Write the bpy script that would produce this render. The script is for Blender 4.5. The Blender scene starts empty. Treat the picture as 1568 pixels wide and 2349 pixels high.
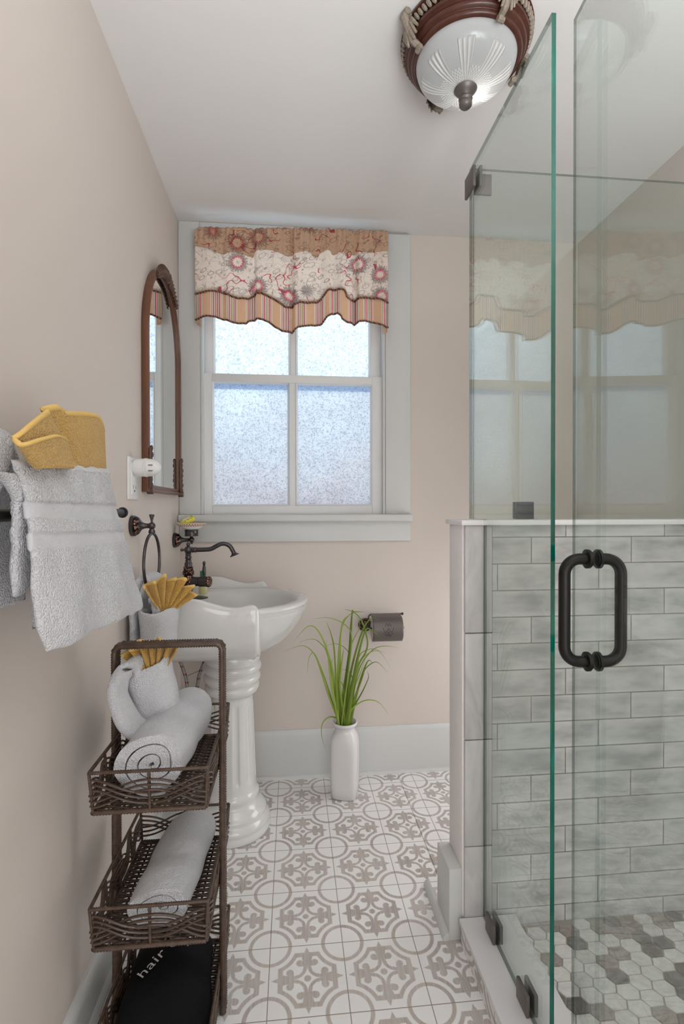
import bpy, bmesh, math, random
from math import sin, cos, pi, sqrt, radians as R
from mathutils import Vector as V, Matrix
rnd = random.Random(7)
sc = bpy.context.scene
COL = sc.collection

# ------------------------------------------------------------------ camera
W, H = 1568, 2349
FPX, YAW, PITCH, ROLL = 1164.35, -.097, -.0079, -.0012
CAM = V((.0645, 0, 1.2366))
CR = (Matrix.Rotation(YAW, 3, 'Z') @ Matrix.Rotation(pi/2 + PITCH, 3, 'X') @ Matrix.Rotation(ROLL, 3, 'Z'))
cd = bpy.data.cameras.new('camera'); co = bpy.data.objects.new('camera', cd); COL.objects.link(co)
cd.sensor_fit = 'VERTICAL'; cd.sensor_height = 36; cd.sensor_width = 36 * W / H
cd.lens = FPX * 36 / H; cd.clip_start = .02
co.matrix_world = Matrix.Translation(CAM) @ CR.to_4x4()
sc.camera = co
def P(px, py, X=None, Y=None, Z=None):
    """the point of the plane X=, Y= or Z= that was measured at this place of the photograph"""
    d = CR @ V(((px - W/2) / FPX, -(py - H/2) / FPX, -1))
    t = (X - CAM.x) / d.x if X is not None else (Y - CAM.y) / d.y if Y is not None else (Z - CAM.z) / d.z
    return CAM + d * t

# ------------------------------------------------------------------ materials
def lin(c):
    if isinstance(c, (int, float)): c = (c, c, c)
    return tuple(((x/255)/12.92 if x/255 <= .04045 else ((x/255 + .055)/1.055)**2.4) for x in c[:3]) + (1,)
class NX:
    """number expression that writes itself as math nodes"""
    def __init__(s, t, k): s.t, s.k = t, k
    def op(s, o, *a, clamp=False):
        n = s.t.nodes.new('ShaderNodeMath'); n.operation = o; n.use_clamp = clamp
        for i, v in enumerate((s,) + a):
            if isinstance(v, NX): s.t.links.new(v.k, n.inputs[i])
            else: n.inputs[i].default_value = v
        return NX(s.t, n.outputs[0])
    def __add__(s, o): return s.op('ADD', o)
    __radd__ = __add__
    def __sub__(s, o): return s.op('SUBTRACT', o)
    def __rsub__(s, o): return (s * -1) + o
    def __mul__(s, o): return s.op('MULTIPLY', o)
    __rmul__ = __mul__
    def __truediv__(s, o): return s.op('DIVIDE', o)
    def __neg__(s): return s * -1
    def abs(s): return s.op('ABSOLUTE')
    def floor(s): return s.op('FLOOR')
    def fract(s): return s.op('FRACT')
    def sin(s): return s.op('SINE')
    def sqrt(s): return s.op('SQRT')
    def min(s, o): return s.op('MINIMUM', o)
    def max(s, o): return s.op('MAXIMUM', o)
    def lt(s, v, w=0):      # soft step: 1 below v
        if not w: return s.op('LESS_THAN', v)
        return ((s * -1 + v) / w + .5).op('ADD', 0, clamp=True)
    def gt(s, v, w=0):
        if not w: return s.op('GREATER_THAN', v)
        return ((s - v) / w + .5).op('ADD', 0, clamp=True)
    def clamp(s): return s.op('ADD', 0., clamp=True)
def hyp(a, b): return (a*a + b*b).sqrt()
class MT:
    def __init__(s, name):
        s.m = bpy.data.materials.new(name); s.m.use_nodes = True
        s.t = s.m.node_tree; s.t.nodes.clear(); s.L = s.t.links.new
        s.out = s.N('ShaderNodeOutputMaterial')
    def N(s, typ, **kw):
        n = s.t.nodes.new(typ)
        for k, v in kw.items():
            if k.startswith('i_'):
                key = k[2:]; key = int(key) if key.isdigit() else key.replace('_', ' ')
                s.put(n.inputs[key], v)
            else: setattr(n, k, v)
        return n
    def put(s, sock, v):
        if isinstance(v, NX): s.L(v.k, sock)
        elif isinstance(v, bpy.types.NodeSocket): s.L(v, sock)
        else: sock.default_value = v
    def coord(s, kind='Object'):
        n = s.N('ShaderNodeTexCoord'); return n.outputs[kind]
    def xyz(s, kind='Object'):
        n = s.N('ShaderNodeSeparateXYZ'); s.L(s.coord(kind), n.inputs[0])
        return [NX(s.t, o) for o in n.outputs]
    def vec(s, x, y, z=0.):
        n = s.N('ShaderNodeCombineXYZ')
        for i, v in enumerate((x, y, z)): s.put(n.inputs[i], v)
        return n.outputs[0]
    def scaled(s, v, sx, sy, sz):
        n = s.N('ShaderNodeVectorMath', operation='MULTIPLY'); s.L(v, n.inputs[0]); n.inputs[1].default_value = (sx, sy, sz)
        return n.outputs[0]
    def noise(s, v=None, scale=5, detail=3, rough=.5, dist=0.):
        n = s.N('ShaderNodeTexNoise', i_Scale=scale, i_Detail=detail, i_Roughness=rough, i_Distortion=dist)
        s.L(v if v is not None else s.coord(), n.inputs['Vector']); return NX(s.t, n.outputs[0])
    def vor(s, v=None, scale=5, feature='F1', rand=1.):
        n = s.N('ShaderNodeTexVoronoi', feature=feature, i_Scale=scale, i_Randomness=rand)
        s.L(v if v is not None else s.coord(), n.inputs['Vector']); return n
    def mix(s, f, a, b):
        n = s.N('ShaderNodeMix', data_type='RGBA')
        s.put(n.inputs[0], f); s.put(n.inputs[6], a); s.put(n.inputs[7], b); return n.outputs[2]
    def ramp(s, f, stops, const=False):
        n = s.N('ShaderNodeValToRGB'); s.put(n.inputs[0], f); e = n.color_ramp.elements
        if const: n.color_ramp.interpolation = 'CONSTANT'
        while len(e) < len(stops): e.new(.5)
        for i, (p, c) in enumerate(stops): e[i].position = p; e[i].color = c
        return n.outputs[0]
    def bump(s, h, strength=.3, dist=.002):
        n = s.N('ShaderNodeBump', i_Strength=strength, i_Distance=dist); s.put(n.inputs['Height'], h); return n.outputs[0]
    def bsdf(s, base, rough=.5, metal=0., normal=None, spec=.5, **kw):
        n = s.N('ShaderNodeBsdfPrincipled')
        s.put(n.inputs['Base Color'], base); s.put(n.inputs['Roughness'], rough); s.put(n.inputs['Metallic'], metal)
        n.inputs['Specular IOR Level'].default_value = spec
        for k, v in kw.items(): s.put(n.inputs[k.replace('_', ' ')], v)
        if normal is not None: s.L(normal, n.inputs['Normal'])
        return n.outputs[0]
    def done(s, sh): s.L(sh, s.out.inputs[0]); return s.m
def plain(name, c, rough=.5, metal=0., nscale=0, nstr=.1, ndist=.002, spec=.5, var=0, **kw):
    m = MT(name); base = lin(c)
    if var:
        base = m.mix(m.noise(scale=4, detail=4), tuple(x*(1-var) for x in lin(c)[:3])+(1,), tuple(min(1, x*(1+var)) for x in lin(c)[:3])+(1,))
    nr = m.bump(m.noise(scale=nscale), nstr, ndist) if nscale else None
    return m.done(m.bsdf(base, rough, metal, nr, spec, **kw))

M = {}
M['wall'] = plain('wall_paint', (218, 208, 200), .75, nscale=90, nstr=.06, ndist=.001, var=.02, spec=.25)
M['ceil'] = plain('ceiling_paint', (231, 228, 226), .85, nscale=60, nstr=.05, spec=.2)
M['trim'] = plain('trim_paint', (213, 214, 213), .35, nscale=25, nstr=.06, var=.015, spec=.35)
M['sash'] = plain('sash_paint_lit', (238, 239, 239), .35, nscale=25, nstr=.05, spec=.35)  # trim paint made brighter: window glow on the sashes put into the colour
M['white_end'] = plain('rough_white_plaster', (246, 241, 239), .8, nscale=70, nstr=.35, ndist=.004, var=.03)
M['porcelain'] = plain('porcelain', (220, 219, 217), .06, spec=.5, Coat_Weight=.4, Coat_Roughness=.04)
M['vase'] = plain('vase_glaze', (226, 224, 224), .22, spec=.5)
M['black'] = plain('black_metal', (38, 36, 35), .38, .6)
M['bronze'] = plain('bronze_metal', (84, 79, 80), .28, .8, nscale=30, nstr=.02)
M['bronze_clip'] = plain('bronze_clip', (112, 105, 102), .42, .55)
M['plastic'] = plain('white_plastic', (236, 235, 234), .35)
M['plasticdark'] = plain('slot_dark', (60, 58, 56), .5)
M['quartz'] = plain('white_quartz', (236, 235, 236), .3, var=.01)
def m_copper():
    m = MT('antique_copper_relief')
    v = m.vor(scale=130); h = NX(m.t, v.outputs['Distance'])
    c = m.mix(h.lt(.42, .2), lin((44, 38, 38)), lin((168, 120, 104)))
    return m.done(m.bsdf(c, .35, .85, m.bump(h, .9, .003)))
M['copper'] = m_copper()
def m_marble():
    m = MT('marble_trim'); n = m.noise(m.scaled(m.coord(), 1, 1, .35), scale=14, detail=8, rough=.6, dist=1.2)
    c = m.ramp(n, [(.2, lin((166, 165, 165))), (.45, lin((196, 195, 195))), (.7, lin((210, 209, 208)))])
    return m.done(m.bsdf(c, .3))
M['marble'] = m_marble()

# --- printed cement floor tile
S = .2032; Y0 = 11.0325 * S
def m_floor(name, use='floor'):
    m = MT(name); x, y, z = m.xyz()
    if use == 'floor': X = x / S; Yv = (y - Y0) / S
    else: X = (y - Y0) / S + .37; Yv = (z + .125) / S
    fx, fy = X.fract() - .5, Yv.fract() - .5
    a, b = fx.abs(), fy.abs(); s_, t_ = a.max(b), a.min(b)
    e = .012
    rc = hyp(a - .5, b - .5)
    ring = rc.lt(.298, e) * rc.gt(.247, e)
    body = s_.lt(.385, e) * rc.gt(.352, e)
    spike = (t_ + (s_ - .385) * .42).lt(.034, e) * s_.lt(.465, e) * s_.gt(.38, e)
    # white drawing inside the body
    r0 = hyp(a, b); q = hyp(s_ - .182, t_ - .182)
    star = q.gt(.182, e) * s_.lt(.19, e) * r0.gt(.045, e)
    loop = q.lt(.138, e)
    pet = rc.gt(.405, e) * s_.lt(.32, e) * (t_ - (s_ - .15) * .22).gt(.035, e) * s_.gt(.17, e)
    wh = star.max(loop * rc.gt(.408, e)).max(pet)
    d1 = hyp(s_ - .228, t_ - .098)
    dot = d1.lt(.047, e)
    d2 = hyp(s_ - .25, t_ - .075); claw = d2.lt(.072, e) * hyp(s_ - .275, t_ - .1).gt(.066, e)
    d3 = hyp(s_ - .185, t_ - .06); claw2 = d3.lt(.055, e) * hyp(s_ - .17, t_ - .105).gt(.055, e)
    wh = wh * (1 - dot) * (1 - claw) * (1 - claw2)
    br = (body * (1 - wh)).max(ring).max(spike)
    idn = m.N('ShaderNodeTexWhiteNoise', noise_dimensions='2D'); m.L(m.vec(X.floor(), Yv.floor()), idn.inputs['Vector'])
    rv = NX(m.t, idn.outputs[0])
    p = m.coord()
    if use == 'floor': g1 = m.scaled(p, 260, 14, 1)
    else: g1 = m.scaled(p, 1, 14, 260)
    off = m.N('ShaderNodeVectorMath', operation='ADD'); m.L(g1, off.inputs[0]); m.L(m.vec(rv * 40, rv * 17, rv * 9), off.inputs[1])
    grain = m.noise(off.outputs[0], scale=1, detail=4, rough=.65)
    fade = m.noise(scale=7, detail=2)
    wood = m.ramp(grain * .75 + fade * .25 + (rv - .5) * .12, [(.28, lin((148, 139, 134))), (.46, lin((188, 179, 172))), (.62, lin((204, 197, 191))), (.78, lin((215, 209, 204)))])
    white = m.mix(m.noise(scale=30, detail=4), lin((242, 241, 240)), lin((248, 247, 246)))
    c = m.mix(br * (.86 + grain * .14), white, wood)
    edge = a.max(b)
    grout = edge.gt(.4945, .004)
    c = m.mix(grout, c, lin((158, 144, 130)))
    nr = m.bump((1 - grout) + grain * br * .1, .25, .0015)
    return m.done(m.bsdf(c, .42, 0, nr, .35))
M['floor'] = m_floor('patterned_floor_tile')
M['riser'] = m_floor('patterned_riser_tile', 'riser')

def m_subway():
    m = MT('handmade_subway_tile'); x, y, z = m.xyz()
    hgt, wid = .0762, .3048
    r = (1.1905 - z + .038) / hgt; row = r.floor(); fr = r.fract()
    m3 = ((row + .01) / 3).fract() * 3
    o = m3.floor()
    shift = o.lt(.5) * .28 + o.gt(.5) * o.lt(1.5) * .62 + o.gt(1.5) * .95
    u = (x - .63) / wid + shift; fu = u.fract(); cell = u.floor()
    ex = (fu - .5).abs() * wid; ey = (fr - .5).abs() * hgt
    wob = (m.noise(scale=45, detail=2) - .5) * .0016
    gap = (ex + wob).gt(wid/2 - .0016, .0012).max((ey + wob).gt(hgt/2 - .0016, .0012))
    edge = (ex + wob).gt(wid/2 - .012, .02).max((ey + wob).gt(hgt/2 - .009, .014))
    wn = m.N('ShaderNodeTexWhiteNoise', noise_dimensions='2D'); m.L(m.vec(cell, row), wn.inputs['Vector'])
    rv = NX(m.t, wn.outputs[0])
    off = m.vec(x + rv * 5, y, z + rv * 3)
    cl = m.noise(m.scaled(off, 1, 1, 2.6), scale=9, detail=3, rough=.55)
    c = m.ramp(cl * .85 + rv * .12 - .03, [(.3, lin((160, 162, 161))), (.5, lin((190, 192, 191))), (.72, lin((208, 209, 208)))])
    c = m.mix(edge * .4, c, lin((212, 213, 212)))
    c = m.mix(gap, c, lin((128, 125, 120)))
    nr = m.bump((1 - gap) + cl * .35 + wob * 80, .35, .003)
    return m.done(m.bsdf(c, .16 + gap * .5, 0, nr, .5))
M['subway'] = m_subway()
def m_hex(name, c0, c1):
    m = MT(name); n = m.noise(m.scaled(m.coord(), 1, 2.2, 1), scale=26, detail=8, rough=.62, dist=1.5)
    return m.done(m.bsdf(m.ramp(n, [(.3, lin(c0)), (.6, lin(c1))]), .35))
M['hexw'] = m_hex('hex_marble_white', (205, 205, 200), (228, 228, 223))
M['hexl'] = m_hex('hex_marble_light', (190, 190, 186), (218, 217, 212))
M['hexb'] = m_hex('hex_marble_brown', (128, 120, 114), (170, 162, 155))
M['hexd'] = m_hex('hex_marble_dark', (100, 97, 92), (132, 128, 122))
M['hexgrout'] = plain('hex_grout', (158, 154, 144), .8)

# --- glass
def m_glass():
    m = MT('clear_shower_glass')
    tr = m.N('ShaderNodeBsdfTransparent'); tr.inputs[0].default_value = (.938, .964, .951, 1)
    gl = m.N('ShaderNodeBsdfGlossy'); gl.inputs['Roughness'].default_value = .0; gl.inputs[0].default_value = (.9, .93, .92, 1)
    ge = m.N('ShaderNodeNewGeometry'); bf = NX(m.t, ge.outputs['Backfacing'])
    fr = m.N('ShaderNodeFresnel', i_IOR=1.5 - bf * (1.5 - 1/1.5))
    mx = m.N('ShaderNodeMixShader'); m.put(mx.inputs[0], (NX(m.t, fr.outputs[0]) * 1.0)); m.L(tr.outputs[0], mx.inputs[1]); m.L(gl.outputs[0], mx.inputs[2])
    return m.done(mx.outputs[0])
M['glass'] = m_glass()
def m_edge(name, c0, c1):
    m = MT(name); z = m.noise(m.scaled(m.coord(), 40, 40, 3.5), scale=1, detail=4, rough=.7)
    c = m.ramp(z, [(.3, lin(c0)), (.55, lin(c1)), (.75, lin((16, 140, 116)))])
    return m.done(m.bsdf(c, .12, 0, None, .6))
M['edge'] = m_edge('green_glass_edge', (0, 66, 54), (0, 100, 84))
def m_edgec():
    m = MT('polished_glass_edge'); t = m.N('ShaderNodeBsdfTransparent'); t.inputs[0].default_value = (.42, .47, .45, 1); return m.done(t.outputs[0])
M['edgethin'] = m_edgec()
def m_mirror():
    m = MT('mirror_glass'); g = m.N('ShaderNodeBsdfGlossy'); g.inputs['Roughness'].default_value = .005; g.inputs[0].default_value = (.86, .88, .88, 1)
    return m.done(g.outputs[0])
M['mirror'] = m_mirror()
def m_pane():
    m = MT('pebbled_obscure_glass'); p = m.coord()
    peb = NX(m.t, m.vor(m.scaled(p, 1, .2, 1), scale=150, feature='F1').outputs['Distance'])
    pn = m.noise(m.scaled(p, 1, .2, 1), scale=120, detail=2)
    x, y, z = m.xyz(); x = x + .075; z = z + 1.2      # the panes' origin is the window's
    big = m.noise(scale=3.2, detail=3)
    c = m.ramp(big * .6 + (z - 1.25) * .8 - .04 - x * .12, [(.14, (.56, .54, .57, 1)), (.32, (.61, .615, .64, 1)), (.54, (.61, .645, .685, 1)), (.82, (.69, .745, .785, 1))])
    c = m.mix(z.gt(1.782, .003) * z.lt(1.83), c, (.43, .50, .61, 1))  # dark show-through of the upper sash rail, painted into the pane tint
    spk = m.ramp(pn * .6 + peb * .55, [(.32, (.66, .69, .74, 1)), (.5, (.97, .97, .98, 1)), (.62, (1.12, 1.12, 1.1, 1))])
    mu = m.N('ShaderNodeMix', data_type='RGBA', blend_type='MULTIPLY'); mu.inputs[0].default_value = 1
    m.L(c, mu.inputs[6]); m.L(spk, mu.inputs[7])
    nr = m.bump(pn + peb, .6, .003)
    t = m.N('ShaderNodeBsdfTranslucent'); m.L(mu.outputs[2], t.inputs[0]); m.L(nr, t.inputs['Normal'])
    g = m.N('ShaderNodeBsdfGlossy'); g.inputs['Roughness'].default_value = .15; m.L(nr, g.inputs['Normal'])
    mx = m.N('ShaderNodeMixShader'); mx.inputs[0].default_value = .05; m.L(t.outputs[0], mx.inputs[1]); m.L(g.outputs[0], mx.inputs[2])
    return m.done(mx.outputs[0])
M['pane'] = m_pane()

# --- cloth
def m_terry(name, c, scale=400, strength=.85, dist=.003):
    m = MT(name)
    v = m.vor(scale=scale); h = NX(m.t, v.outputs['Distance']); n = m.noise(scale=scale*.35, detail=3)
    base = m.mix(h * .5 + n * .5, lin(c), tuple(x*.8 for x in lin(c)[:3])+(1,))
    return m.done(m.bsdf(base, .95, 0, m.bump((1 - h) + n * .8, strength, dist), .15, Sheen_Weight=.35, Sheen_Roughness=.5))
M['terry'] = m_terry('white_terry', (224, 224, 228))
M['terry_big'] = m_terry('white_terry_loops', (218, 218, 222), 330, .8, .004)
M['band'] = m_terry('white_dobby_band', (210, 210, 214), 520, .35, .002)
M['yellow'] = m_terry('yellow_terry', (222, 174, 84), 360, .8, .004)
M['hem'] = plain('yellow_hem', (226, 190, 118), .9, nscale=300, nstr=.4, spec=.15)
M['bag'] = plain('black_cotton', (14, 14, 17), .85, nscale=500, nstr=.2, spec=.2)
M['print'] = plain('white_print', (236, 236, 236), .7)
def m_wicker():
    m = MT('brown_resin_wicker'); n = m.noise(scale=60, detail=3)
    c = m.mix(n, lin((52, 38, 31)), lin((100, 80, 67)))
    return m.done(m.bsdf(c, .27, 0, m.bump(n, .15, .001), .5))
M['wicker'] = m_wicker()
def m_wood(name, c0, c1, rough=.35, axis=(1, 1, .1)):
    m = MT(name); n = m.noise(m.scaled(m.coord(), *axis), scale=60, detail=4, rough=.6)
    return m.done(m.bsdf(m.mix(n, lin(c0), lin(c1)), rough, 0, None, .5))
M['frame'] = m_wood('mirror_wood', (84, 52, 38), (132, 88, 64))
M['frame_dark'] = plain('carved_wood', (92, 66, 52), .4, nscale=120, nstr=.5)
M['lampwood'] = m_wood('lamp_bronze_wood', (50, 25, 18), (92, 48, 34), .32, (1, 1, 1))
M['silverleaf'] = m_wood('antique_silver', (84, 70, 60), (178, 166, 150), .45, (3, 3, 3))
def m_dome():
    m = MT('frosted_cut_glass'); x, y, z = m.xyz()
    at = x.op('ARCTAN2', y); r = hyp(x, y)
    k = (at * (8 / (2*pi)) + .1).fract() - .5
    fan = k.abs().lt(.235, .02) * r.lt(.118, .004) * r.gt(.02)
    wave = ((at * 56).sin() * .5 + .5)
    k2 = (at * (8 / (2*pi)) + .6).fract() - .5
    dia = ((at * 24 + r * 260).sin() * (at * 24 - r * 260).sin()).abs()
    diam = k2.abs().lt(.26) * r.lt(.07, .004)
    cut = (fan * (wave * .8 + .2) + diam * dia.lt(.25, .15)).clamp()
    nr = m.bump(cut, .9, .006)
    t = m.N('ShaderNodeBsdfTranslucent'); m.L(m.mix(cut, (.6, .61, .62, 1), (1, 1, 1, 1)), t.inputs[0])
    d = m.bsdf(m.mix(cut, lin((206, 209, 211)), lin((250, 251, 252))), .16, 0, nr, .6)
    mx = m.N('ShaderNodeMixShader'); m.put(mx.inputs[0], .5 + cut * .12); m.L(d, mx.inputs[1]); m.L(t.outputs[0], mx.inputs[2])
    return m.done(mx.outputs[0])
M['dome'] = m_dome()
def m_leaf():
    m = MT('grass_blade'); x, y, z = m.xyz('UV')
    o = m.N('ShaderNodeAttribute', attribute_name='tint'); rv = NX(m.t, o.outputs['Fac'])
    n = m.noise(m.scaled(m.coord('UV'), 40, 2, 1), scale=1, detail=2)
    c = m.ramp(n * .3 + rv * .7, [(.1, lin((104, 128, 40))), (.5, lin((150, 176, 66))), (.9, lin((190, 208, 104)))])
    t = m.N('ShaderNodeBsdfTranslucent'); m.L(c, t.inputs[0])
    mx = m.N('ShaderNodeMixShader'); mx.inputs[0].default_value = .25
    m.L(m.bsdf(c, .4, 0, None, .4), mx.inputs[1]); m.L(t.outputs[0], mx.inputs[2])
    return m.done(mx.outputs[0])
M['leaf'] = m_leaf()

def cloth(m, c, nr=None, tl=.45):
    t = m.N('ShaderNodeBsdfTranslucent'); m.L(c, t.inputs[0])
    mx = m.N('ShaderNodeMixShader'); mx.inputs[0].default_value = tl
    m.L(m.bsdf(c, .6, 0, nr, .2, Sheen_Weight=.2), mx.inputs[1]); m.L(t.outputs[0], mx.inputs[2])
    return m.done(mx.outputs[0])
def floral(m, base, dark, red, leaf):
    uv = m.coord('UV'); x, y, z = m.xyz('UV')
    nz = m.noise(m.scaled(uv, 1, 1, 1), scale=60, detail=2)
    def flowers(c, sc_, seed, r0, r1, lobes):
        n = m.vor(m.vec(x + seed, y + seed * .37), scale=sc_, rand=.55)
        d = NX(m.t, n.outputs['Distance']); pos = m.N('ShaderNodeSeparateXYZ'); m.L(n.outputs['Position'], pos.inputs[0])
        dx = x + seed - NX(m.t, pos.outputs[0]); dy = y + seed * .37 - NX(m.t, pos.outputs[1])
        an = dy.op('ARCTAN2', dx); sel = NX(m.t, n.outputs['Color'])
        sep = m.N('ShaderNodeSeparateColor'); m.L(n.outputs['Color'], sep.inputs[0])
        k = NX(m.t, sep.outputs[0])
        rr = d + (an * lobes).sin().abs() * .05
        return rr, an, k
    # round red-ringed flowers with a dark ragged halo
    rr, an, k = flowers(base, 9.5, 0.11, .2, .3, 6)
    on = k.gt(.35)
    halo = (rr + (an * 22).sin() * .04).lt(.43) * rr.gt(.3) * on
    ring = rr.lt(.31, .02) * rr.gt(.225, .02) * on * ((an * 26).sin() * .5 + nz).gt(.3)
    core = rr.lt(.1) * on
    # outlined leaves
    v2 = m.vec(x * 1.0 + y * .7 + 3.1, y * 2.1 - x * 1.3 + 1.7)
    l = NX(m.t, m.vor(v2, scale=15, rand=.9).outputs['Distance'])
    lo = l.lt(.36, .02) * l.gt(.29, .02); li = l.lt(.05, .02)
    v3 = m.vec(x * 1.9 - y * .9 + 5.2, y * 1.2 + x * .6 + 8.8)
    l3 = NX(m.t, m.vor(v3, scale=21, rand=1).outputs['Distance'])
    lf = l3.lt(.2, .03)
    # small stems and speckles
    st = (m.noise(uv, scale=26, detail=1) - .5).abs().lt(.011)
    rst = (m.noise(m.vec(x + 9, y + 4), scale=16, detail=1) - .5).abs().lt(.012) * m.noise(uv, scale=11, detail=0).gt(.56)
    sp = m.noise(uv, scale=330, detail=1).gt(.62) * m.noise(uv, scale=9, detail=1).gt(.52)
    c = m.mix(lf * .45, base, leaf)
    c = m.mix(sp * .4, c, dark)
    c = m.mix((lo * .55).max(li * .5).max(st * .35), c, dark)
    c = m.mix(rst * .9, c, red)
    c = m.mix(halo * .55, c, dark)
    c = m.mix(rr.lt(.24) * on * .7, c, base)
    c = m.mix(ring, c, red); c = m.mix(core * .6, c, dark)
    return c
def m_body():
    m = MT('cream_floral_cloth'); return cloth(m, floral(m, lin((255, 243, 232)), lin((164, 148, 148)), lin((226, 92, 118)), lin((200, 178, 170))), None, .58)
def m_head():
    m = MT('tan_floral_cloth'); return cloth(m, floral(m, lin((214, 178, 150)), lin((128, 100, 90)), lin((170, 50, 60)), lin((154, 120, 100))), None, .2)
M['vbody'] = m_body(); M['vhead'] = m_head()
def m_stripe():
    m = MT('striped_cloth'); x, y, z = m.xyz('UV')
    f = (x / .15 + .12).fract()
    tan, cr, pk, br, gn = lin((242, 210, 180)), lin((255, 248, 242)), lin((222, 84, 128)), lin((178, 128, 100)), lin((198, 176, 122))
    stops = [(0, tan), (.2, cr), (.225, gn), (.245, cr), (.27, pk), (.3, cr), (.325, br), (.35, cr), (.375, br), (.4, cr), (.425, pk), (.455, cr), (.48, gn), (.495, cr),
             (.52, tan), (.66, cr), (.69, br), (.705, cr), (.73, pk), (.755, cr), (.785, gn), (.81, cr), (.835, gn), (.86, cr), (.885, pk), (.915, cr), (.94, gn), (.955, cr), (.97, tan)]
    c = m.ramp(f, stops, True)
    c = m.mix(m.noise(scale=40, detail=2) * .25, c, tan)
    return cloth(m, c, None, .52)
M['vstripe'] = m_stripe()
def m_cord():
    m = MT('twisted_cord'); x, y, z = m.xyz()
    w = ((x * 420 + z * 420).sin() * .5 + .5)
    c = m.ramp(w, [(0, lin((74, 46, 36))), (.5, lin((128, 88, 66))), (.72, lin((190, 160, 110))), (.88, lin((140, 50, 60)))], True)
    return m.done(m.bsdf(c, .6, 0, m.bump(w, .4, .002)))
M['cord'] = m_cord()
def m_hose(name, dash):
    m = MT(name); x, y, z = m.xyz()
    c = m.mix((z * 190).sin().gt(.75) * (x * 900).sin().gt(-.2), m.mix((z * 1400).sin().gt(0), lin((150, 146, 140)), lin((186, 182, 176))), dash)
    return m.done(m.bsdf(c, .4, .4))
M['hose'] = m_hose('braided_hose_red', lin((150, 40, 48))); M['hose2'] = m_hose('braided_hose_blue', lin((70, 78, 84)))
M['pipe'] = plain('grey_pvc', (176, 170, 160), .5)
M['green'] = plain('green_cap', (24, 134, 84), .3)
M['lotion'] = plain('yellow_lotion', (228, 222, 160), .2)
def m_soap():
    m = MT('yellow_soap_wrapper'); n = m.noise(scale=120, detail=3, dist=1.)
    return m.done(m.bsdf(m.ramp(n, [(.36, lin((150, 140, 30))), (.45, lin((236, 220, 70))), (.7, lin((244, 232, 110)))]), .35))
M['soap'] = m_soap()
M['soaplabel'] = plain('pale_label', (240, 236, 196), .4)
def m_dish():
    m = MT('painted_dish'); x, y, z = m.xyz(); at = x.op('ARCTAN2', y)
    w = ((at * 34).sin() * .0035 + z - .0185).abs().lt(.0022, .001).max(((at * 34 + 1.6).sin() * .0035 + z - .0185).abs().lt(.0014, .001))
    w = w.max((z - .0255).abs().lt(.0012, .001))
    return m.done(m.bsdf(m.mix(w, lin((250, 247, 240)), lin((176, 124, 82))), .15))
M['dish'] = m_dish()
M['paper'] = plain('toilet_tissue', (228, 222, 214), .9)

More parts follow.
